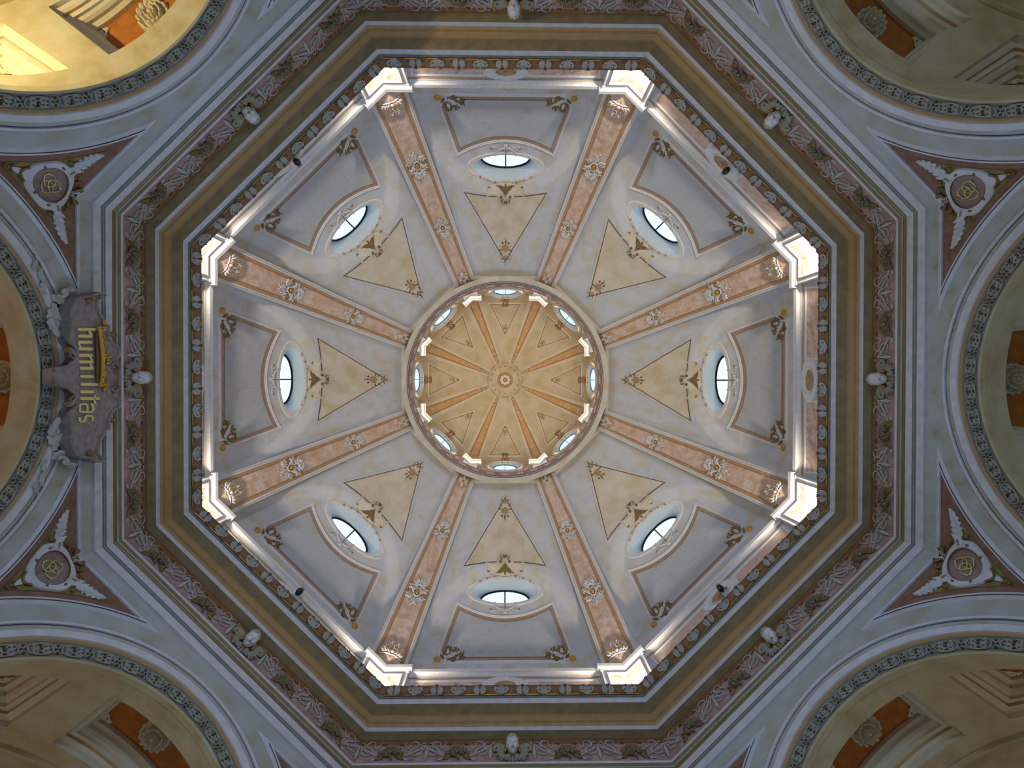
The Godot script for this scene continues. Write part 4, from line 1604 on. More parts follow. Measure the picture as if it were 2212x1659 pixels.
func frieze_ornaments() -> void:
	var w := on_wall(5.995)
	var s_m := 8.13 / F
	var o := thing("cherub_head", put(cherub(), 0, 834, 0, 1.0, w))
	eight(o, "cherub_head", 0.0, Vector3.ZERO, func(k: int): return "winged curly haired cherub head on the %s side of the pink frieze" % SIDE[k], "cherub", "cherub heads on the frieze")
	var where := ["second from the %s corner", "beside the cherub", "beside the cherub", "second"]
	var fx := [-263.0, -119.0, 119.0, 262.0]
	var f0 := thing("fruit_festoon", put(festoon(), 0, 816, 0, 1.0, w))
	var ft := f0.transform
	var t0 := thing("torch", put(torch(), 0, 816, 0, 1.0, w))
	var tt := t0.transform
	var first := true
	for k in 8:
		for i in 4:
			var c := f0 if first else copy_of(f0, "fruit_festoon")
			c.transform = turned(ft.translated(Vector3(0, 0, -fx[i] * s_m)), k)
			var nb: String = SIDE[(k + 7) % 8] if i < 2 else SIDE[(k + 1) % 8]
			var place := "near the corner with the %s side" % nb if i == 0 or i == 3 else "next to the cherub towards the %s side" % nb
			tag(c, "ribboned fruit festoon on %s frieze %s" % [SIDE[k], place], "festoon", "fruit festoons on the frieze")
			var u := t0 if first else copy_of(t0, "torch")
			var tx: float = [-188.0, -47.5, 47.5, 186.0][i]
			u.transform = turned(tt.translated(Vector3(0, 0, -tx * s_m)), k)
			place = "between two festoons towards the %s side" % nb if i == 0 or i == 3 else "touching the cherub wing towards the %s side" % nb
			tag(u, "white torch with bow on %s frieze %s" % [SIDE[k], place], "torch", "torches on the frieze")
			first = false
		var v := copy_of(t0, "torch")
		var d := Vector3(6.0 / C8 - 6.02, 0, 0)
		v.transform = turned(tt.translated(d), k + 0.5)
		tag(v, "white torch with bow in the frieze corner between %s sides" % corner(k), "torch", "torches on the frieze")

# --- arches
func arch_ornaments() -> void:
	var prof := [Vector2(1.97, -0.02), Vector2(1.975, 0.05), Vector2(1.995, 0.055), Vector2(2.01, 0.03)]
	var R0 := [[1.965, -0.05], [1.965, 0.03], [1.98, 0.045], [1.995, 0.03]]
	var R1 := [[1.995, 0.03], [2.01, 0.012], [2.15, 0.012], [2.165, 0.03]]
	var R2 := [[2.165, 0.03], [2.18, 0.05], [2.195, 0.045]]
	var R3 := [[2.195, 0.045], [2.20, 0.065], [2.275, 0.065]]
	var R4 := [[2.275, 0.065], [2.285, 0.04], [2.345, 0.03]]
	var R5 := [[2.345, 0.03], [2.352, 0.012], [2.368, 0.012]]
	var R6 := [[2.368, 0.012], [2.372, 0.03], [2.40, 0.03], [2.405, -0.01]]
	var parts := []
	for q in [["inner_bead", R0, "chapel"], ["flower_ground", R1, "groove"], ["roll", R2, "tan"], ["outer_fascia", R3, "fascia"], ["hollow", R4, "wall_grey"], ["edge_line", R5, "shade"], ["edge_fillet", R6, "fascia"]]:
		var mb := MB.new()
		for i in q[1].size() - 1:
			mb.grid(72, 1, func(s: float, t: float):
				var a: Array = q[1][i] if t == 0.0 else q[1][i + 1]
				return arch_p(a[0], lerpf(-PI / 2, PI / 2, s), RW - a[1]))
		parts.append([q[0], mb, q[2]])
	var o := thing("trim", parts)
	# flowers in oval frames with buds between
	var ring := MB.new()
	var loop := PackedVector3Array()
	var ws := PackedFloat32Array()
	for i in 29:
		var a := TAU * i / 28.0
		loop.append(Vector3(signf(cos(a)) * pow(absf(cos(a)), 0.75) * 0.128, signf(sin(a)) * pow(absf(sin(a)), 0.75) * 0.070, 0.012))
		ws.append(0.0095)
	ring.tube(loop, ws, 1.0, 6)
	var petals := MB.new()
	for i in 4:
		var a := 32.0 + (0.0 if i == 0 else (116.0 if i == 1 else (180.0 if i == 2 else 296.0)))
		petals.leaf(0, 0, a, 0.118, 0.074, 0.034, 0.0, 2.0, 8, 0.004)
	for a in [0.0, 180.0]:
		petals.leaf(0, 0, a, 0.10, 0.05, 0.032, 0.0, 0.0, 6, 0.008)
	var heart := MB.new()
	heart.ball(Vector3(0, 0, 0.03), Vector3(0.02, 0.02, 0.016), 7, 5)
	for q in [[0.05, 0.03], [-0.05, 0.03], [0.05, -0.03], [-0.05, -0.03], [0.0, 0.045], [0.0, -0.045]]:
		heart.ball(Vector3(q[0], q[1], 0.016), Vector3(0.018, 0.012, 0.012), 5, 4)
	var bud := MB.new()
	var budg := MB.new()
	for q in [[0.0, 0.045, 0.022], [0.0, -0.045, 0.022], [0.018, 0.0, 0.016], [-0.018, 0.0, 0.016]]:
		budg.ball(Vector3(q[0], q[1], 0.014), Vector3(q[2], q[2] * 0.8, 0.018), 6, 4)
	for a in [60.0, 120.0, 240.0, 300.0]:
		bud.leaf(0, 0, a, 0.075, 0.03, 0.02, 0, 0, 5, 0.006)
	var ms := [ring.mesh(), petals.mesh(), heart.mesh(), bud.mesh(), budg.mesh()]
	var inst := func(parent: Node3D, called: String, m: ArrayMesh, mat: String):
		var n := MeshInstance3D.new()
		n.name = called
		n.mesh = m
		n.material_override = M[mat]
		parent.add_child(n, true)
		return n
	for i in range(-9, 9):
		for half in 2:
			var th := deg_to_rad((i + 0.5 + 0.5 * half) * 9.45)
			if absf(th) > 1.5:
				continue
			var p := arch_p(2.08, th, RW - 0.014) - o.position
			var out := Vector3(0, cos(th), -sin(th))
			var fr := Transform3D(Basis(out.cross(Vector3(-1, 0, 0)).normalized(), out, Vector3(-1, 0, 0)), p)
			var a: MeshInstance3D
			if half == 0:
				a = inst.call(o, "oval_frame", ms[0], "flower_grey")
				inst.call(a, "petals", ms[1], "flower_grey")
				inst.call(a, "gilded_heart", ms[2], "dark_gold")
			else:
				a = inst.call(o, "bud", ms[3], "flower_grey")
				inst.call(a, "gilded_bud", ms[4], "dark_gold")
			a.transform = fr
	var t := o.transform
	for k in 8:
		var c: Node3D = o
		if k > 0:
			c = o.duplicate()
			add_child(c)
		c.name = "trim_%d" % (k + 9)
		c.transform = turned(t, k)
		tag(c, "moulded round arch on the %s side with oval framed flowers" % SIDE[k], "", "", "structure")
	# the three ring medallions in the corners
	var m := thing("ring_medallion", put(medallion(), 0, 1074, 0, 1.0, on_corner(6.05)))
	eight(m, "ring_medallion", 0.5, Vector3.ZERO, func(k: int): return "white scrolled medallion with three linked gold rings between %s arches" % corner(k), "medallion", "ring medallions between the arches")
	# rosettes and corner scrolls of the crown coffers
	# a layered rosette: three tiers of scalloped petals stepping towards the eye
	var ros := MB.new()
	var eye := MB.new()
	ros.grid(120, 24, func(s: float, t: float):
		var a := s * TAU
		var tier := 0 if t < 0.42 else (1 if t < 0.75 else 2)
		var q := [t / 0.42, (t - 0.42) / 0.33, (t - 0.75) / 0.25][tier] as float
		var n: float = [15.0, 12.0, 9.0][tier]
		var ro: float = [0.235, 0.155, 0.085][tier]
		var ri: float = [0.135, 0.07, 0.03][tier]
		var lobes := absf(cos(a * n * 0.5 + tier))
		var r := lerpf(ro * (0.90 + 0.10 * lobes), ri, q)
		var z: float = [0.0, 0.05, 0.085][tier] + 0.06 * sin(PI * minf(q * 1.25 + 0.12, 1.0)) * (0.55 + 0.45 * lobes) - (0.05 if q == 0.0 and tier == 0 else 0.0)
		return Vector3(r * cos(a), r * sin(a), z))
	eye.ball(Vector3(0, 0, 0.10), Vector3(0.034, 0.034, 0.03), 9, 5)
	var pos := chapel_p(0.0, 0.72, 0.35)
	var face := Transform3D(Basis(Vector3(0, 0, -1), Vector3(-1, 0, 0), Vector3(0, -1, 0)), pos)
	var place := func(mb: MB): return mb.mapped(func(p: Vector3): return face * p)
	var r := thing("coffer_rosette", [["petals", place.call(ros), "chapel_white", "stuff"], ["eye", place.call(eye), "chapel_white"]])
	eight(r, "coffer_rosette", 0.0, Vector3.ZERO, func(k: int): return "round layered plaster rosette in crown coffer of %s chapel vault" % SIDE[k], "rosette", "rosettes in the chapel coffers")
	for mid in [-55.5, 0.0, 55.5]:
		for sx in [-1.0, 1.0]:
			for sd in [0.0, 1.0]:
				var mb := MB.new()
				for q in [[0.03, 0.03], [0.085, 0.03], [0.03, 0.085], [0.085, 0.085]]:
					if q[0] + q[1] > 0.15:
						continue
					mb.stroke(q[0] - 0.02, q[1] - 0.02, 45, 0.014, [[0.05, 900, 900, 0.014], [0.07, 1200, 4200, 0.008]], 0.8, 0.01, 0.012)
				mb.ball(Vector3(0.03, 0.03, 0), Vector3(0.035, 0.035, 0.02), 8, 4)
				mb.ball(Vector3(0.09, 0.035, 0), Vector3(0.03, 0.03, 0.02), 8, 4)
				mb.ball(Vector3(0.035, 0.09, 0), Vector3(0.03, 0.03, 0.02), 8, 4)
				var a: float = deg_to_rad(mid) + sx * (deg_to_rad(21.0) - 0.215 / RA)
				var d := 0.525 if sd == 0.0 else 1.025
				mb.mapped(func(p: Vector3): return chapel_p(a - sx * p.x / RA, d + (p.y if sd == 0.0 else -p.y), 0.355 - p.z))
				var sc := thing("coffer_scroll", [["scroll", mb, "chapel_white", "stuff"]])
				var which := "crown coffer" if mid == 0.0 else ("coffer beyond the crown coffer" if mid > 0 else "coffer before the crown coffer")
				eight(sc, "coffer_scroll", 0.0, Vector3.ZERO, func(k: int): return "small plaster scroll, %s %s corner of %s, %s chapel" % ["near" if sd == 0.0 else "far", "clockwise" if sx > 0 else "anticlockwise", which, SIDE[k]], "scroll", "scrolls in the chapel coffers", "", [0, 1, 3, 4, 5, 7])

func medallion() -> Array:
	var strap := MB.new()
	var ground := MB.new()
	var rings := MB.new()
	var gilt := MB.new()
	var leaves := MB.new()
	var blob := func(r: float, k: float):
		var pts := PackedVector2Array()
		for i in 48:
			var a := TAU * i / 48.0
			var q := r * (1.0 + k * cos(3.0 * (a + PI / 2)))
			pts.append(Vector2(q * cos(a), q * sin(a)))
		return pts
	strap.band(blob.call(52.0, 0.10), blob.call(50.5, 0.10), 0.0, 4.5)
	strap.band(blob.call(50.5, 0.10), blob.call(39.0, 0.04), 4.5, 6.0)
	strap.band(blob.call(39.0, 0.04), blob.call(37.5, 0.04), 6.0, 1.5)
	ground.fill(blob.call(37.5, 0.04), Vector2(), 1.5, 4)
	gilt.band(blob.call(38.6, 0.04), blob.call(37.2, 0.04), 6.4, 2.5)
	for i in 3:
		var a := TAU * i / 3.0 + PI / 2
		var c := Vector2(cos(a), sin(a)) * 8.6
		var loop := PackedVector3Array()
		var ws := PackedFloat32Array()
		for j in 33:
			var b := a + PI * 0.5 + TAU * j / 32.0
			loop.append(Vector3(c.x + cos(b) * 13.5, c.y + sin(b) * 13.5, 3.6 + 1.3 * sin(3.0 * (b - a))))
			ws.append(1.35)
		rings.tube(loop, ws, 1.0, 6)
		rings.ball(Vector3(c.x + cos(a) * 15.5, c.y + sin(a) * 15.5, 3.6), Vector3(2.0, 2.0, 1.6), 6, 4)
	for s in [-1.0, 1.0]:
		# gilded volutes towards the cornice
		gilt.stroke(s * 5, 52, 90 - s * 50, 2.4, [[14, -s * 3.0, s * 4.0, 3.4], [22, s * 9.0, s * 32.0, 1.6]], 0.9, 6.0, 2.6)
		gilt.stroke(s * 24, 48, 90 - s * 70, 2.0, [[12, s * 4.0, s * 10.0, 3.0], [16, s * 12.0, s * 36.0, 1.4]], 0.9, 5.0, 2.4)
		strap.stroke(s * 3, 50, 90 - s * 12, 4.0, [[14, -s * 2.0, 0.0, 2.2]], 0.7, 4.0)
		# arms to the upper tips, with an acanthus plume
		var d := Vector2(s * 0.80, 0.60)
		var deg := rad_to_deg(d.angle())
		strap.stroke(d.x * 44, d.y * 44, deg, 12.0, [[20, 0, 0, 9.0]], 0.45, 2.0)
		leaves.leaf(d.x * 58, d.y * 58, deg, 74, 20, 4.5, s * 4.0, 6.0, 20, 1.5)
		for i in 4:
			for e in [-1.0, 1.0]:
				leaves.leaf(d.x * (60 + i * 13), d.y * (60 + i * 13), deg + e * (48 - i * 5), 20 - i * 3.0, 9.0 - i, 3.0, e * -30.0, 2.0, 7, 3.0)
		for e in [-1.0, 1.0]:
			gilt.stroke(d.x * 60 - d.y * e * 10, d.y * 60 + d.x * e * 10, deg + e * 20, 2.0, [[12, e * 3.0, e * 14.0, 3.0], [15, e * 14.0, e * 36.0, 1.4]], 0.9, 5.0, 3.0)
		for i in 3:
			gilt.ball(Vector3(d.x * (49 + i * 4.5), d.y * (49 + i * 4.5), 6.5), Vector3(1.6, 3.4, 1.4), 6, 4)
		# the tail towards the arch springing
		gilt.stroke(s * 16, -54, -90 - s * 20, 2.2, [[24, -s * 1.0, -s * 2.5, 2.4], [16, -s * 5.0, -s * 30.0, 1.2]], 0.9, 4.0, 2.0)
		gilt.ball(Vector3(s * 30, -26, 6), Vector3(4.5, 3.0, 2.4), 7, 4)
		gilt.ball(Vector3(s * 44, 12, 5), Vector3(3.0, 5.0, 2.4), 7, 4)
		gilt.ball(Vector3(s * 6, -88, 5), Vector3(3.2, 4.0, 3.0), 7, 4)
	strap.stroke(0, -44, -90, 20.0, [[22, 0, 0, 9.0], [22, 0, 0, 4.0]], 0.25, 2.0)
	gilt.ball(Vector3(0, -96, 5), Vector3(3.4, 6.0, 3.2), 7, 5)
	gilt.leaf(0, -94, -90, 16, 8, 3.0, 0, 2.0, 7, 3.0)
	return [["strapwork", strap, "fascia", "stuff"], ["ground", ground, "medallion_pink"], ["linked_rings", rings, "letter_gold", "stuff"], ["gilded_scrolls", gilt, "old_gold", "stuff"], ["acanthus_plume", leaves, "fascia", "stuff"]]

# --- dome
func rib_cartouche(_n: int) -> Array:   # up is towards the oculus; a crumpled crest below, a shell above, scrolled straps at the sides
	var white := MB.new()
	var gold := MB.new()
	var boss := MB.new()
	boss.ball(Vector3(0, 0, 2.5), Vector3(5.4, 5.4, 4.0), 10, 6)
	for i in 9:
		var d := Vector2.from_angle(TAU * i / 9.0)
		boss.ball(Vector3(d.x * 3.6, d.y * 3.6, 5.0), Vector3.ONE * 1.2, 5, 4)
	var loop := PackedVector3Array()
	var ws := PackedFloat32Array()
	for i in 25:
		var a := TAU * i / 24.0
		loop.append(Vector3(cos(a) * 7.4, sin(a) * 7.4 - 0.8 * maxf(-sin(a), 0.0) * 3.0, 2.8))
		ws.append(1.5)
	white.tube(loop, ws, 1.1, 6)
	var rng := RandomNumberGenerator.new()
	rng.seed = 4
	# crest towards the pedestal: overlapping ragged leaves in a pointed hood
	for row in 3:
		for i in range(-3, 4):
			if row == 2 and absi(i) > 1:
				continue
			var px := i * (5.2 - row * 0.9)
			var py := -11.0 - row * 5.5 + absf(i) * (1.5 + row * 0.6)
			white.leaf(px, py, -90 + i * (15.0 - row * 3.0) + rng.randf_range(-12, 12), rng.randf_range(8.5, 11.5), 5.6, 3.2, rng.randf_range(-40, 40), 2.0, 7, 3.2 - row * 0.9)
			if rng.randf() < 0.6:
				gold.leaf(px + rng.randf_range(-1, 1), py - 4.0, -90 + i * 20.0, 5.5, 2.6, 1.6, 20.0, 0.0, 5, 3.6 - row * 0.9)
	white.leaf(0, -22, -90, 9.5, 5.0, 2.4, 0, 2.0, 6, 0.8)
	gold.ball(Vector3(0, -30, 1.2), Vector3(1.6, 1.8, 1.2), 6, 4)
	# shell towards the oculus: a cup with a scalloped rim
	for i in 9:
		var a := 90.0 + (i - 4) * 27.0
		var d := Vector2.from_angle(deg_to_rad(a))
		white.leaf(d.x * 4.0, 17 + d.y * 3.4, a, 10.5, 5.0, 2.8, rng.randf_range(-16, 16), 0.0, 7, 1.4)
		if i % 2 == 1:
			gold.ball(Vector3(d.x * 14.0, 17 + d.y * 12.8, 1.4), Vector3(1.3, 1.2, 1.0), 6, 4)
	white.stroke(-6, 15, -10, 1.5, [[9, 6, 14, 1.6], [9, 24, 40, 0.9]], 0.9, 4.0, 1.5)
	gold.leaf(-3, 17, 30, 6, 3.0, 1.6, 0, 0, 5, 3.6)
	# side straps
	for s in [-1.0, 1.0]:
		white.stroke(s * 7, -3, 90 - s * 62, 1.8, [[9, s * 2.0, s * 5.0, 2.0], [8, s * 12.0, s * 22.0, 1.5], [6, s * 30.0, s * 40.0, 0.9]], 0.9, 3.0, 1.7)
		white.stroke(s * 7, 2, 90 - s * 96, 1.8, [[10, s * 4.0, s * 2.0, 1.9], [7, -s * 14.0, -s * 30.0, 1.4], [6, -s * 34.0, -s * 40.0, 0.8]], 0.9, 3.0, 1.6)
		white.stroke(s * 5, 7, 90 - s * 36, 1.6, [[9, s * 5.0, s * 8.0, 1.7], [8, s * 12.0, s * 3.0, 1.3], [6, -s * 20.0, -s * 44.0, 0.8]], 0.9, 2.6, 1.5)
		white.leaf(s * 14, -9, 90 - s * 110, 9, 4.6, 2.4, s * 40.0, 2.0, 6, 1.8)
		white.leaf(s * 13, 9, 90 - s * 60, 9, 4.6, 2.4, -s * 40.0, 2.0, 6, 1.8)
		gold.ball(Vector3(s * 19.5, 1, 2.2), Vector3(1.9, 1.6, 1.4), 6, 4)
		gold.leaf(s * 16, -5, 90 - s * 80, 6, 2.4, 1.6, 0, 0, 5, 3.0)
		gold.leaf(s * 14, 12, 90 - s * 50, 7, 2.4, 1.4, 0, 0, 5, 2.4)
		gold.ball(Vector3(s * 20, -13, 1.4), Vector3(1.5, 1.9, 1.2), 6, 4)
	return [["scrollwork", white, "stucco", "stuff"], ["gilding", gold, "gold", "stuff"], ["gold_boss", boss, "gold", "stuff"]]

func rib_foot() -> Array:   # up is towards the oculus; a bent strap below with gilt ends, ragged shell above
	var white := MB.new()
	var gold := MB.new()
	var rng := RandomNumberGenerator.new()
	rng.seed = 9
	for s in [-1.0, 1.0]:
		ribbon(white, [0, -13, 8 * s, -11, 15 * s, -13.5, 22 * s, -17, 26 * s, -15], 1.9, 0.8, 2.6, 1.1, 4)
		for q in [[6, -8, 60, 9, 30], [11, -8, 20, 10, 50], [14, -4, 80, 9, -30], [9, 2, 40, 10, 60], [3, 8, 75, 9, -40], [17, -9, -10, 8, 40], [12, 4, 100, 8, 30]]:
			white.leaf(s * q[0], q[1], q[2] if s > 0 else 180 - q[2], q[3], 5.2, 3.0, s * q[4], 2.0, 7, 2.6)
			gold.leaf(s * q[0] + s, q[1] + 2.0, (q[2] + 16) if s > 0 else 164 - q[2], q[3] * 0.6, 2.2, 1.6, s * 20.0, 0.0, 5, 4.4)
		gold.ball(Vector3(s * 26.5, -15.5, 2.6), Vector3(2.6, 3.4, 2.2), 8, 5)
		ribbon(white, [4 * s, -9, 10 * s, -4, 17 * s, -5, 22 * s, -8, 24 * s, -5, 21 * s, -3], 1.5, 0.8, 2.2, 0.9, 4)
		gold.ball(Vector3(s * 23, -4, 2.0), Vector3(2.8, 1.6, 1.6), 7, 4)
		for i in 3:
			white.leaf(s * (3 + i * 4.0), -7 + i * 0.5, 90 - s * (20 + i * 22) + rng.randf_range(-10, 10), 13 - i, 5.6, 3.0, s * rng.randf_range(-40, 40), 2.0, 7, 2.4)
			gold.leaf(s * (4 + i * 4.4), -4, 90 - s * (20 + i * 24), 8, 2.6, 1.8, s * 20.0, 0.0, 5, 4.2)
		white.stroke(s * 5, 0, 90 - s * 24, 1.4, [[8, s * 10.0, s * 26.0, 1.2], [5, s * 40.0, s * 50.0, 0.8]], 0.9, 3.4, 1.3)
		white.leaf(s * 5, 3, 90 - s * 30, 9, 4.4, 2.2, -s * 30.0, 2.0, 6, 1.6)
		gold.ball(Vector3(s * 9, 11, 1.8), Vector3(1.6, 1.3, 1.1), 6, 4)
	white.leaf(-1, -2, 96, 12, 5.0, 2.8, -30, 2.0, 7, 3.0)
	white.leaf(1, 4, 84, 13, 6.0, 2.6, 10, 2.0, 7, 1.6)
	white.ball(Vector3(0, -5, 3.4), Vector3(3.4, 4.2, 2.4), 8, 5)
	gold.leaf(0, -3, 60, 9, 3.0, 1.8, 30, 0, 6, 4.6)
	gold.ball(Vector3(0, -16, 2.6), Vector3(2.0, 2.6, 1.8), 7, 5)
	return [["scrollwork", white, "stucco", "stuff"], ["gilding", gold, "gold", "stuff"]]

func rib_head() -> Array:   # up is towards the oculus
	var white := MB.new()
	var gold := MB.new()
	for s in [-1.0, 1.0]:
		white.stroke(s * 2, -4, 90 - s * 60, 1.8, [[9, s * 4.0, s * 8.0, 1.8], [9, s * 14.0, s * 36.0, 0.9]], 0.9, 2.4, 1.5)
		white.leaf(s * 3, -2, 90 - s * 40, 13, 5.5, 2.6, s * 24.0, 2.0, 6, 1.6)
		gold.ball(Vector3(s * 11, 8, 2), Vector3(1.8, 1.6, 1.4), 6, 4)
		gold.ball(Vector3(s * 8, -9, 2), Vector3(1.6, 1.6, 1.2), 6, 4)
	white.leaf(0, 2, 90, 12, 6, 2.6, 0, 2.0, 6, 2.0)
	white.leaf(0, -2, -90, 13, 6, 2.6, 0, 2.0, 6, 2.0)
	gold.ball(Vector3(0, 0, 3), Vector3(2.6, 2.6, 2.0), 7, 5)
	return [["scrollwork", white, "stucco", "stuff"], ["gilding", gold, "gold", "stuff"]]

func corner_spray() -> Array:   # the corner at the origin; arms along +x and up
	var white := MB.new()
	var gold := MB.new()
	white.stroke(2, -2, 8, 1.4, [[16, 3.0, -4.0, 1.3], [14, -8.0, -26.0, 0.8]], 0.9, 1.8, 1.3)
	white.stroke(2, -2, 76, 1.4, [[12, -3.0, 4.0, 1.3], [12, 10.0, 30.0, 0.8]], 0.9, 1.8, 1.3)
	white.stroke(4, 2, 40, 1.2, [[10, 8.0, 24.0, 0.8]], 0.9, 2.2, 1.2)
	for q in [[6, -3, 20, 12], [12, -1, 50, 10], [4, 3, 70, 10], [18, 0, -10, 12], [16, 3, 62, 9], [2, 9, 100, 9], [9, 5, 44, 13], [-4, -2, 130, 8]]:
		gold.leaf(q[0], q[1], q[2], q[3], 4.2, 2.2, 14.0, 2.0, 6, 1.4)
	for q in [[24, 6, 1.3], [27, 2, 1.2], [20, 12, 1.4], [14, 15, 1.2], [6, 16, 1.4], [10, 10, 1.8], [17, 7, 1.6], [29, 8, 1.0]]:
		gold.ball(Vector3(q[0], q[1], 2), Vector3(q[2], q[2], q[2]), 6, 4)
	for q in [[0, 0, 45, 10], [-3, 3, 110, 9], [5, -4, -15, 10], [10, -2, 20, 9], [0, 10, 70, 8], [20, 2, 25, 9], [6, 8, 75, 8]]:
		gold.leaf(q[0], q[1], q[2], q[3], 4.6, 2.4, -18.0, 2.0, 6, 2.0)
	for q in [[8, 3, 30, 9], [14, 6, 10, 9], [2, 4, 95, 8], [4, 0, 60, 10], [-2, -1, 20, 8], [12, 1, 40, 8]]:
		white.leaf(q[0], q[1], q[2], q[3], 4.0, 2.0, -12.0, 2.0, 6, 2.0)
	return [["stems", white, "stucco", "stuff"], ["gilded_leaves", gold, "old_gold", "stuff"]]

func window_crest() -> Array:   # on the lower rim of the window, up is towards the oculus
	var white := MB.new()
	var gold := MB.new()
	white.box(Vector3(-2.6, -8, 0.5), Vector3(2.6, 9, 4.0))
	white.ball(Vector3(0, -9, 2.5), Vector3(5, 2.6, 2.2), 8, 5)
	gold.leaf(0, -5, 90, 13, 3.0, 1.6, 0, 2.0, 6, 4.0)
	for s in [-1.0, 1.0]:
		white.stroke(s * 2, -4, 90 - s * 78, 2.2, [[14, s * 0.6, s * 1.0, 2.0], [12, s * 3.0, s * 2.0, 1.5], [9, s * 14.0, s * 34.0, 0.9]], 0.8, 2.2, 1.5)
		white.stroke(s * 3, 0, 90 - s * 120, 1.4, [[8, -s * 8.0, -s * 14.0, 1.6], [9, -s * 14.0, -s * 30.0, 0.9]], 0.9, 2.0, 1.2)
		for i in 4:
			white.leaf(s * (8 + i * 5.5), -5, 90 + s * (140 - i * 14) - s * 180.0, 6.5, 3.6, 2.0, 0, 2.0, 5, 1.2)
		gold.ball(Vector3(s * 31, -1, 2), Vector3(1.8, 1.6, 1.4), 6, 4)
	return [["scrollwork", white, "stucco", "stuff"], ["gilding", gold, "old_gold", "stuff"]]

func window_cartouche() -> Array:   # drawn with up towards the oculus, the window below
	var plate := MB.new()
	var gold := MB.new()
	var gar := MB.new()
	var garg := MB.new()
	var half := [0, -15, 9, -17, 16, -14, 30, -12, 37, -9, 40, -3, 38, 3, 39, 11, 37, 13, 30, 10, 26, 9, 20, 12, 17, 16, 12, 20, 6, 19, 0, 23]
	var pts := []
	for i in range(0, half.size(), 2):
		pts.append(Vector2(half[i], half[i + 1]))
	var full := pts.duplicate()
	for i in range(pts.size() - 2, 0, -1):
		full.append(Vector2(-pts[i].x, pts[i].y))
	var outline := smooth_path(full + [full[0]], 3)
	outline.remove_at(outline.size() - 1)
	plate.plate(outline, -0.5, 2.0, 0.7)
	gold.leaf(0, -13, 90, 26, 4.4, 2.4, 0, 0, 8, 2.4)
	for s in [-1.0, 1.0]:
		gold.leaf(s * 1.0, 8, 90 - s * 6, -24, 5.0, 2.4, s * -72.0, 0.0, 9, 2.4)
		gold.leaf(s * 2.0, 8, -90 + s * 20, 26, 5.0, 2.4, s * 52.0, 2.0, 9, 2.4)
		gold.ball(Vector3(s * 9.5, 14, 2.6), Vector3(3.0, 3.4, 1.6), 8, 5)
		gold.stroke(s * 38, -4, -90, 1.0, [[6, -s * 12.0, -s * 40.0, 1.4]], 0.9, 2.6, 1.4)
		plate.stroke(s * 30, -14, 90 - s * 40, 2.0, [[10, s * 3.0, s * 4.0, 1.8], [10, s * 3.0, s * 30.0, 1.0]], 0.8, 1.6, 1.2)
		plate.box(Vector3(s * 40 - 1.6, 8, 0), Vector3(s * 40 + 1.6, 14, 2.6))
		gold.stroke(s * 6, 20, -90 + s * 110, 0.9, [[9, s * 6.0, s * 14.0, 0.8]], 0.9, 2.2)
		# garland round the window rim
		for i in 11:
			var x: float = s * (12.0 + i * 5.2)
			var y: float = -16.0 - 0.0045 * x * x
			gar.ball(Vector3(x, y, 1.6), Vector3(2.5 - i * 0.08, 2.0, 1.8), 6, 4)
			gar.leaf(x, y, -70 * s if i % 2 else 250.0, 5.0, 3.0, 1.6, 0, 0, 5, 1.2)
			if i % 3 == 2:
				garg.ball(Vector3(x + s, y + 1.0, 3.0), Vector3(2.4, 2.2, 1.6), 7, 4)
				for k in 5:
					var d := Vector2.from_angle(TAU * k / 5.0)
					gar.ball(Vector3(x + s + d.x * 2.8, y + 1.0 + d.y * 2.6, 2.2), Vector3(1.5, 1.4, 1.2), 5, 4)
	for s in [-1.0, 1.0]:
		plate.stroke(s * 2.5, -19, 90 - s * 90, 1.5, [[5, 0, 0, 1.5], [7, s * 12.0, s * 30.0, 1.0]], 0.9, 2.0, 1.1)
	gold.ball(Vector3(0, 25, 2), Vector3(2.6, 3.0, 1.6), 7, 5)
	gold.leaf(0, 24, 40, 7, 3, 1.6, 30, 0, 5, 1.6)
	gold.leaf(0, 24, 140, 7, 3, 1.6, -30, 0, 5, 1.6)
	return [["strapwork", plate, "cream", "stuff"], ["gilded_trefoil", gold, "old_gold", "stuff"], ["garland", gar, "stucco", "stuff"], ["garland_flowers", garg, "gold", "stuff"]]

func pendant(k := 1.0) -> Array:   # up towards the oculus
	var gold := MB.new()
	var rose := MB.new()
	rose.ball(Vector3(0, 0, 0.6), Vector3(6.6, 5.4, 1.8), 10, 5)
	for i in 6:
		rose.leaf(0, 0, i * 60.0 + 30, 8.5, 6.0, 1.8, 0, 0, 6, 1.2)
	rose.ball(Vector3(0, 19, 0.4), Vector3(4.0, 4.0, 1.5), 8, 5)
	for q in [[0, -8, -90, 10], [0, 24, 90, 9], [-8, 3, 160, 7], [8, 3, 20, 7], [-7, 10, 130, 8], [7, 10, 50, 8], [-4, 22, 150, 6], [4, 22, 30, 6], [-4, -9, -150, 6], [4, -9, -30, 6]]:
		gold.leaf(q[0], q[1], q[2], q[3], 3.4, 1.6, 20.0, 2.0, 6, 0.8)
	for q in [[-11, -4], [11, -4], [-13, 7], [13, 7], [-6, -13], [6, -13], [-10, 20], [10, 20], [0, -19], [0, 34], [-4, 30], [4, 30]]:
		gold.ball(Vector3(q[0], q[1], 0.6), Vector3(1.3, 1.1, 0.9), 5, 4)
	return [["gilded_leaves", gold, "old_gold", "stuff"], ["rose", rose, "ochre", "stuff"]]

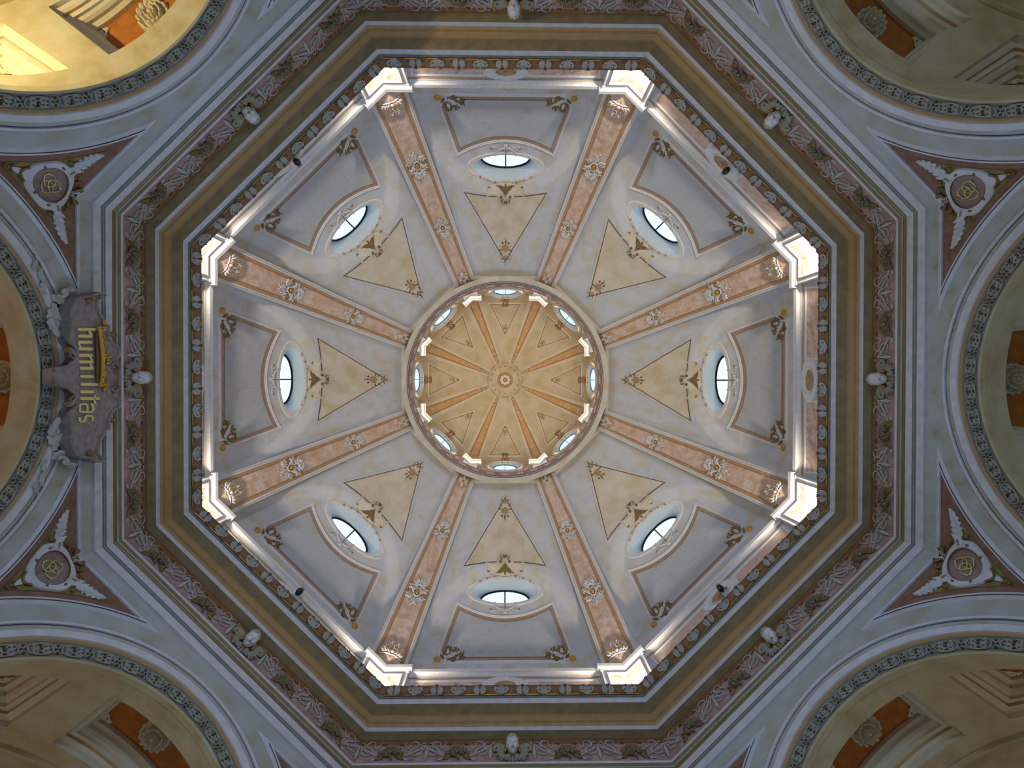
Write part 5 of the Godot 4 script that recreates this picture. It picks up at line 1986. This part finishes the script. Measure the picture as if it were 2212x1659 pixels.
func dome_ornaments() -> void:
	var f := func(p: Vector3): return web_skin.map(p)
	var rf := func(p: Vector3): return rib_p(p)
	var o: Node3D
	o = thing("rib_ornament", put(rib_foot(), 0, 634, 0, 1.0, rf))
	eight(o, "rib_ornament", 0.5, DOME, func(k: int): return "white and gold bracket spray at foot of rib between %s webs" % corner(k), "ornament", "sprays at the feet of the dome ribs")
	o = thing("rib_cartouche", put(rib_cartouche(1), 0, 498, 0, 0.98, rf))
	eight(o, "rib_cartouche", 0.5, DOME, func(k: int): return "larger white cartouche with gold boss on rib between %s webs" % corner(k), "cartouche", "lower cartouches on the dome ribs")
	o = thing("rib_cartouche", put(rib_cartouche(2), 0, 354, 0, 0.76, rf))
	eight(o, "rib_cartouche", 0.5, DOME, func(k: int): return "smaller upper white cartouche with gold boss on rib between %s webs" % corner(k), "cartouche", "upper cartouches on the dome ribs")
	o = thing("rib_ornament", put(rib_head(), 0, 238, 0, 1.0, rf))
	eight(o, "rib_ornament", 0.5, DOME, func(k: int): return "small leafy scroll at oculus end of rib between %s webs" % corner(k), "ornament", "scrolls at the oculus ends of the ribs")
	for s in [-1.0, 1.0]:
		var way := "clockwise" if s > 0 else "anticlockwise"
		o = thing("corner_spray", put(corner_spray(), s * 127, 602, 0, 1.32, f, -s))
		eight(o, "corner_spray", 0.0, DOME, func(k: int): return "gilded leaf spray in %s lower corner of %s grey web panel" % [way, SIDE[k]], "spray", "corner sprays of the grey web panels")
		var stud := MB.new()
		var rim := MB.new()
		var rng := RandomNumberGenerator.new()
		rng.seed = 3
		stud.ball(Vector3(0, 0, 0.6), Vector3(7.6, 6.0, 2.6), 12, 6)
		for i in 26:
			var a := rng.randf() * TAU
			var q := sqrt(rng.randf())
			stud.ball(Vector3(cos(a) * 6.2 * q, sin(a) * 4.8 * q, 2.6 - 1.4 * q * q), Vector3.ONE * 1.35, 5, 4)
		o = thing("gold_stud", put([["stud", stud, "gold"]], s * 147, 606, 0, 1.0, f))
		eight(o, "gold_stud", 0.0, DOME, func(k: int): return "oval gold berry boss at %s lower corner of %s grey web panel" % [way, SIDE[k]], "boss", "gold bosses beside the grey web panels")
	o = thing("window_crest", put(window_crest(), 0, 497, 0, 1.0, f))
	eight(o, "window_crest", 0.0, DOME, func(k: int): return "scrolled plaster crest on lower rim of the %s oval dome window" % SIDE[k], "crest", "crests of the dome windows")
	o = thing("window_cartouche", put(window_cartouche(), 0, 409, 0, 1.0, f))
	eight(o, "window_cartouche", 0.0, DOME, func(k: int): return "cream cartouche with gold trefoil and garland above the %s dome window" % SIDE[k], "cartouche", "cartouches above the dome windows")
	o = thing("web_pendant", put(pendant(), 0, 284, 0, 1.0, f))
	eight(o, "web_pendant", 0.0, DOME, func(k: int): return "painted rose and gilt leaves at tip of %s cream triangle" % SIDE[k], "ornament", "roses at the tips of the cream triangles")
	# swirling rosettes on the drum
	var sw := MB.new()
	for i in 11:
		sw.leaf(0, 0, i * 360.0 / 11.0, 21, 5.5, 2.6, 70.0, 0.0, 9, 1.2)
	sw.ball(Vector3(0, 0, 2.5), Vector3(4.0, 4.0, 2.6), 9, 5)
	for i in sw.v.size():
		sw.v[i].y *= 0.40
	o = thing("drum_rosette", put([["swirled_leaves", sw, "gold", "stuff"]], 0, 664, 0, 1.0, on_wall(5.86)))
	eight(o, "drum_rosette", 0.0, DOME, func(k: int): return "gold swirling leaf rosette on drum below the %s web" % SIDE[k], "rosette", "rosettes on the drum")
	# four black spotlights on white brackets
	var spots := {1: [-10.6, 659.0], 3: [-10.0, 643.0], 5: [12.7, 651.0], 7: [17.0, 664.0]}
	for k in spots:
		var w := on_wall(5.70)
		var q: Array = spots[k]
		var black := MB.new()
		var lens := MB.new()
		var arm := MB.new()
		black.ball(Vector3(0, 0, 6), Vector3(7.2, 7.2, 8.0), 14, 8)
		for i in 4:
			black.box(Vector3(-5 + i * 2.2, 1.5 - i * 0.2, 11.5), Vector3(-4 + i * 2.2, 5.5, 13.2))
		lens.ball(Vector3(1.2, -2.6, 11.8), Vector3(3.0, 3.0, 1.6), 10, 5)
		arm.box(Vector3(-6, -5, -14), Vector3(6, 12, 2))
		for i in 5:
			arm.box(Vector3(-5 + i * 2.2, 12, -2), Vector3(-4 + i * 2.2, 13, 1.5))
		var ps := put([["housing", black, "black"], ["lens", lens, "lens"], ["bracket", arm, "white_paint"]], q[0], q[1], 0, 1.0, w)
		o = thing("spotlight", ps)
		o.transform = turned(o.transform, k, DOME)
		tag(o, "small black spotlight on white bracket before the %s drum rosette" % SIDE[k], "spotlight", "spotlights on the drum")

func lantern_ornaments() -> void:
	var f := func(p: Vector3): return lantern_skin.map(p)
	var o: Node3D
	o = thing("lantern_pendant", put(pendant(), 0, 112, 0, 0.46, f))
	eight(o, "lantern_pendant", 0.0, DOME, func(k: int): return "little painted rose at tip of the %s lantern triangle" % SIDE[k], "ornament", "roses at the tips of the lantern triangles")
	var plate := MB.new()
	var gold := MB.new()
	for s in [-1.0, 1.0]:
		plate.ball(Vector3(s * 4.2, -0.5, 0.4), Vector3(5.0, 4.4, 1.2), 9, 5)
		gold.stroke(s * 2, 4, 90 - s * 80, 0.8, [[7, s * 4.0, s * 10.0, 0.8], [7, s * 14.0, s * 40.0, 0.6]], 0.9, 1.2, 1.0)
		gold.stroke(s * 3, -5, 90 - s * 100, 0.8, [[6, -s * 6.0, -s * 24.0, 0.6]], 0.9, 1.2, 0.9)
	for q in [[0, 8, 1.6], [-4, 7, 1.2], [4, 7, 1.2], [0, 12, 1.2], [-2.4, 10.4, 0.9], [2.4, 10.4, 0.9], [0, -3, 1.4]]:
		gold.ball(Vector3(q[0], q[1], 1.0), Vector3.ONE * q[2], 6, 4)
	o = thing("lantern_cartouche", put([["plate", plate, "ochre"], ["gilded_scrolls", gold, "old_gold", "stuff"]], 0, 171, 0, 1.0, f))
	eight(o, "lantern_cartouche", 0.0, DOME, func(k: int): return "small ochre cartouche with gilt scrolls above the %s lantern window" % SIDE[k], "cartouche", "cartouches above the lantern windows")
	var lr := func(p: Vector3):
		var lo := 15.0
		var hi := 20.5
		for k in 18:
			var m := (lo + hi) * 0.5
			if (lantern_r(0, m) / C8 - 0.13) * F > p.y * m:
				lo = m
			else:
				hi = m
		var h := (lo + hi) * 0.5
		return Vector3(p.y * h / F, h + Y0, -p.x * h / F) + Vector3(-0.7, -0.7, 0) * ((p.z + 0.8) * h / F)
	var white := MB.new()
	var gilt := MB.new()
	for s in [-1.0, 1.0]:
		for i in 3:
			white.stroke(s * 0.8, 4 - i * 6.0, 90 - s * 50, 0.9, [[4, s * 8.0, s * 20.0, 0.9], [4, s * 30.0, s * 60.0, 0.6]], 0.9, 1.0, 0.8)
		white.leaf(s * 1, 9, 90 - s * 50, 6, 3, 1.4, s * 20, 0, 5, 0.8)
		gilt.ball(Vector3(s * 3.0, -11, 0.8), Vector3.ONE * 0.9, 5, 4)
	for i in 4:
		gilt.ball(Vector3(0, 8 - i * 6.0, 1.2), Vector3(1.0, 1.4, 0.9), 6, 4)
	o = thing("lantern_leaf_chain", put([["scrollwork", white, "stucco", "stuff"], ["gilding", gilt, "old_gold", "stuff"]], 0, 47, 0, 0.9, lr))
	eight(o, "lantern_leaf_chain", 0.5, DOME, func(k: int): return "white leaf chain at crown end of lantern rib between %s webs" % corner(k), "ornament", "leaf chains of the lantern ribs")
	o = thing("lantern_leaf_spray", put(rib_foot(), 0, 170, 0, 0.26, lr))
	eight(o, "lantern_leaf_spray", 0.5, DOME, func(k: int): return "tiny leaf spray at foot of lantern rib between %s lantern webs" % corner(k), "ornament", "sprays at the feet of the lantern ribs")

# --- the gilt lettered cartouche over the arch on the left; drawn in the photograph's own left to right, then laid on its plane
func cartouche() -> void:
	var w := on_wall(5.84)
	var conv := func(p: Vector3): return w.call(Vector3(816.5 - p.y, 1108.5 - p.x, p.z))
	var half := [240, 642, 233, 646, 226, 648, 221, 656, 221, 665, 226, 680, 236, 694, 236, 701, 246, 704, 245, 720, 249, 735, 257, 745, 269, 752, 268, 773, 257, 779, 264, 792, 268, 806]
	var left := [170, 793, 173, 773, 171, 757, 160, 742, 157, 727, 161, 712, 163, 698, 158, 684, 163, 665, 170, 649, 184, 643, 201, 642, 213, 636, 227, 634]
	var pts := []
	for i in range(0, half.size(), 2):
		pts.append(Vector2(half[i], half[i + 1]))
	for i in range(half.size() - 2, -1, -2):
		pts.append(Vector2(half[i], 1633 - half[i + 1]))
	for i in range(left.size() - 2, -1, -2):
		pts.append(Vector2(left[i], 1633 - left[i + 1]))
	for i in range(0, left.size(), 2):
		pts.append(Vector2(left[i], left[i + 1]))
	var outline := along(pts, 5.0)
	var plate := MB.new()
	plate.plate(outline, -26.0, 0.0, 1.6)
	var rim := MB.new()
	rim.band(inset(outline, 0.2), inset(outline, 1.5), 0.0, 2.6)
	rim.band(inset(outline, 1.5), inset(outline, 5.0), 2.6, 2.6)
	rim.band(inset(outline, 5.0), inset(outline, 6.2), 2.6, 0.2)
	var gilt_line := MB.new()
	gilt_line.band(inset(outline, 6.4), inset(outline, 7.2), 0.6, 0.6)
	# tongue and volutes down onto the arch
	var scrolls := MB.new()
	var brown := MB.new()
	scrolls.plate(PackedVector2Array([Vector2(124, 800), Vector2(172, 788), Vector2(172, 845), Vector2(124, 833)]), -24.0, 2.0, 1.5)
	for s in [-1.0, 1.0]:
		var m := func(y: float): return 816.5 + s * y
		var rb := func(mb: MB, l: Array, a: float, b: float, z: float):
			var q := []
			for i in range(0, l.size(), 2):
				q.append_array([l[i], m.call(l[i + 1])])
			ribbon(mb, q, a, 0.8, z, b, 5, 8)
		rb.call(scrolls, [124, 14, 140, 17, 158, 24, 170, 34, 171, 46, 164, 56, 152, 60, 147, 54], 4.5, 5.5, 0.0)
		rb.call(brown, [164, 40, 158, 46, 158, 53, 150, 58], 3.0, 4.2, 2.5)
		brown.ball(Vector3(147, m.call(57.0), 3), Vector3(5, 5, 4), 9, 5)
		brown.ball(Vector3(199.5, m.call(-163.0 * -1.0), 3), Vector3(8, 6, 4.5), 10, 6)
		brown.ball(Vector3(252, m.call(92.0), 0), Vector3(7.5, 6, 6), 10, 6)
		brown.ball(Vector3(222, m.call(169.0), 3), Vector3(2.6, 2.0, 1.6), 7, 4)
		rb.call(scrolls, [258, 12, 262, 20, 258, 28, 250, 30, 248, 24, 253, 21], 3.0, 2.0, 4.0)
		rb.call(brown, [256, 6, 252, 12, 255, 20, 263, 20], 2.0, 1.6, 6.0)
	var parts := [["plaque", plate, "mauve"], ["plaque_rim", rim, "mauve"], ["gilt_line", gilt_line, "line_gold"], ["volutes", scrolls, "mauve", "stuff"], ["gilded_knobs", brown, "old_gold", "stuff"]]
	for p in parts:
		p[1].mapped(conv)
	var o := thing("cartouche", parts)
	# letters: strokes from foot (small x) to head, each with pointed ends
	var bar := func(mb: MB, y: float, xa: float, xb: float, wd := 3.6):
		mb.plate(PackedVector2Array([Vector2(xa, y), Vector2(xa + 2, y - wd), Vector2(xb - 2.5, y - wd), Vector2(xb, y), Vector2(xb - 2.5, y + wd), Vector2(xa + 2, y + wd)]), 1.5, 3.6, 0.7)
	var glyphs := {"h": [[714.5, 173, 236], [729, 174, 206]], "u": [[742, 174, 206], [756, 175, 207]], "m": [[770, 175, 207], [783.8, 176, 207], [797.6, 177, 208]], "i": [[814.8, 178, 209]], "l": [[831.8, 179, 237]], "i_": [[847.7, 178, 209]], "t": [[862.2, 178, 222]]}
	for g in glyphs:
		var mb := MB.new()
		for q in glyphs[g]:
			bar.call(mb, q[0], q[1], q[2])
		if g == "h":
			mb.plate(PackedVector2Array([Vector2(200, 716), Vector2(206, 726), Vector2(202, 731), Vector2(196, 719)]), 1.5, 3.4, 0.5)
		if g == "m":
			mb.plate(PackedVector2Array([Vector2(202, 772), Vector2(208, 782), Vector2(204, 785), Vector2(199, 774)]), 1.5, 3.2, 0.5)
			mb.plate(PackedVector2Array([Vector2(202, 786), Vector2(208, 796), Vector2(204, 799), Vector2(199, 788)]), 1.5, 3.2, 0.5)
		if g == "u":
			mb.plate(PackedVector2Array([Vector2(173, 744), Vector2(178, 754), Vector2(182, 753), Vector2(178, 743)]), 1.5, 3.2, 0.5)
		if g == "t":
			mb.plate(PackedVector2Array([Vector2(208, 855), Vector2(212, 855), Vector2(212, 871), Vector2(215, 873), Vector2(208, 873)]), 1.5, 3.6, 0.5)
		part(o, "letter_" + g.substr(0, 1), mb.mapped(conv).moved(-o.position), "letter_gold")
	var la := MB.new()
	var bars := func(mb: MB, l: Array, wd: float):
		var p3 := PackedVector3Array()
		var ws := PackedFloat32Array()
		for i in range(0, l.size(), 2):
			p3.append(Vector3(l[i], l[i + 1], 2.2))
			ws.append(wd)
		mb.tube(p3, ws, 0.6, 6)
	bars.call(la, [178, 891, 203, 891, 207, 886, 206, 876, 201, 873], 3.0)
	bars.call(la, [178, 891, 178, 876, 181, 874, 191, 874, 194, 877, 194, 890], 2.6)
	part(o, "letter_a", la.mapped(conv).moved(-o.position), "letter_gold")
	var ls := MB.new()
	bars.call(ls, [177, 902, 178, 910, 181, 912, 188, 911, 190, 903, 192, 899, 202, 899, 206, 903, 205, 910], 3.0)
	bars.call(ls, [178, 903, 205, 920], 0.5)
	part(o, "letter_s", ls.mapped(conv).moved(-o.position), "letter_gold")
	# the coronet lying across the tops of the letters
	var crown := MB.new()
	var inner := MB.new()
	crown.tube(PackedVector3Array([Vector3(216, 708, 6), Vector3(219, 740, 8), Vector3(221, 772, 9), Vector3(222, 805, 8), Vector3(221, 836, 6)]), PackedFloat32Array([5.0, 5.0, 5.0, 5.0, 4.6]), 0.8, 8)
	inner.tube(PackedVector3Array([Vector3(211, 722, 5), Vector3(212, 770, 7), Vector3(213, 826, 5)]), PackedFloat32Array([2.4, 3.4, 2.4]), 0.8, 8)
	for y in [711, 741, 774, 806, 832]:
		crown.ball(Vector3(227, y, 8), Vector3(5.5, 4.2, 3.4), 8, 5)
		crown.ball(Vector3(232, y, 8), Vector3(2.6, 2.6, 2.4), 7, 5)
	for i in 9:
		crown.ball(Vector3(221.5, 714 + i * 14.6, 12.0), Vector3(2.4, 2.4, 1.8), 6, 4)
	for q in [[231, 699], [232, 842]]:
		for k in 4:
			crown.leaf(q[0], q[1], k * 90.0 + 20, 6.5, 4.5, 2.0, 0, 2.0, 6, 3.0)
	part(o, "coronet", crown.mapped(conv).moved(-o.position), "gold")
	part(o, "coronet_inside", inner.mapped(conv).moved(-o.position), "line_brown")
	var fl := MB.new()
	for q in [[238, 768], [242, 773], [238, 779], [233, 774], [238, 786], [234, 768]]:
		fl.ball(Vector3(q[0], q[1], 3), Vector3(3.4, 3.4, 2.6), 7, 5)
	part(o, "gold_flower", fl.mapped(conv).moved(-o.position), "gold")
	# grey acanthus flanking the plaque on the wall
	var lf := MB.new()
	for s in [-1.0, 1.0]:
		var m := func(y: float): return 816.5 + s * (816.5 - y)
		for q in [[140, 672, -70, 44, 20, -40], [150, 660, -100, 40, 18, 70], [146, 640, -60, 34, 15, 60], [160, 640, -80, 30, 14, 90], [176, 624, -50, 26, 13, 80], [128, 610, -110, 30, 12, 40], [122, 585, -105, 30, 11, 40], [112, 568, -120, 24, 9, 30]]:
			var deg: float = q[2]
			lf.leaf(q[0], m.call(q[1]), deg if s > 0 else -deg, q[3], q[4], 5.0, q[5] * s, 3.0, 10, -22.0)
		lf.stroke(140, m.call(690.0), -80 * s, 7.0, [[34, s * 0.4, s * 0.6, 8.0], [30, s * 3.0, s * 7.0, 4.0]], 0.6, -22.0)
		lf.stroke(150, m.call(640.0), -60 * s, 4.0, [[24, s * 3.0, s * 6.0, 5.0], [26, s * 8.0, s * 20.0, 2.4]], 0.8, -18.0, 4.0)
		lf.stroke(168, m.call(628.0), -40 * s, 3.0, [[16, s * 1.0, s * 3.0, 4.0], [22, s * 8.0, s * 24.0, 2.0]], 0.8, -18.0, 3.4)
	part(o, "acanthus_leaves", lf.mapped(conv).moved(-o.position), "stucco_grey")
	o.transform = turned(o.transform, 4)
	tag(o, "mauve scrolled plaque lettered humilitas in gold with a coronet, over left arch", "cartouche")
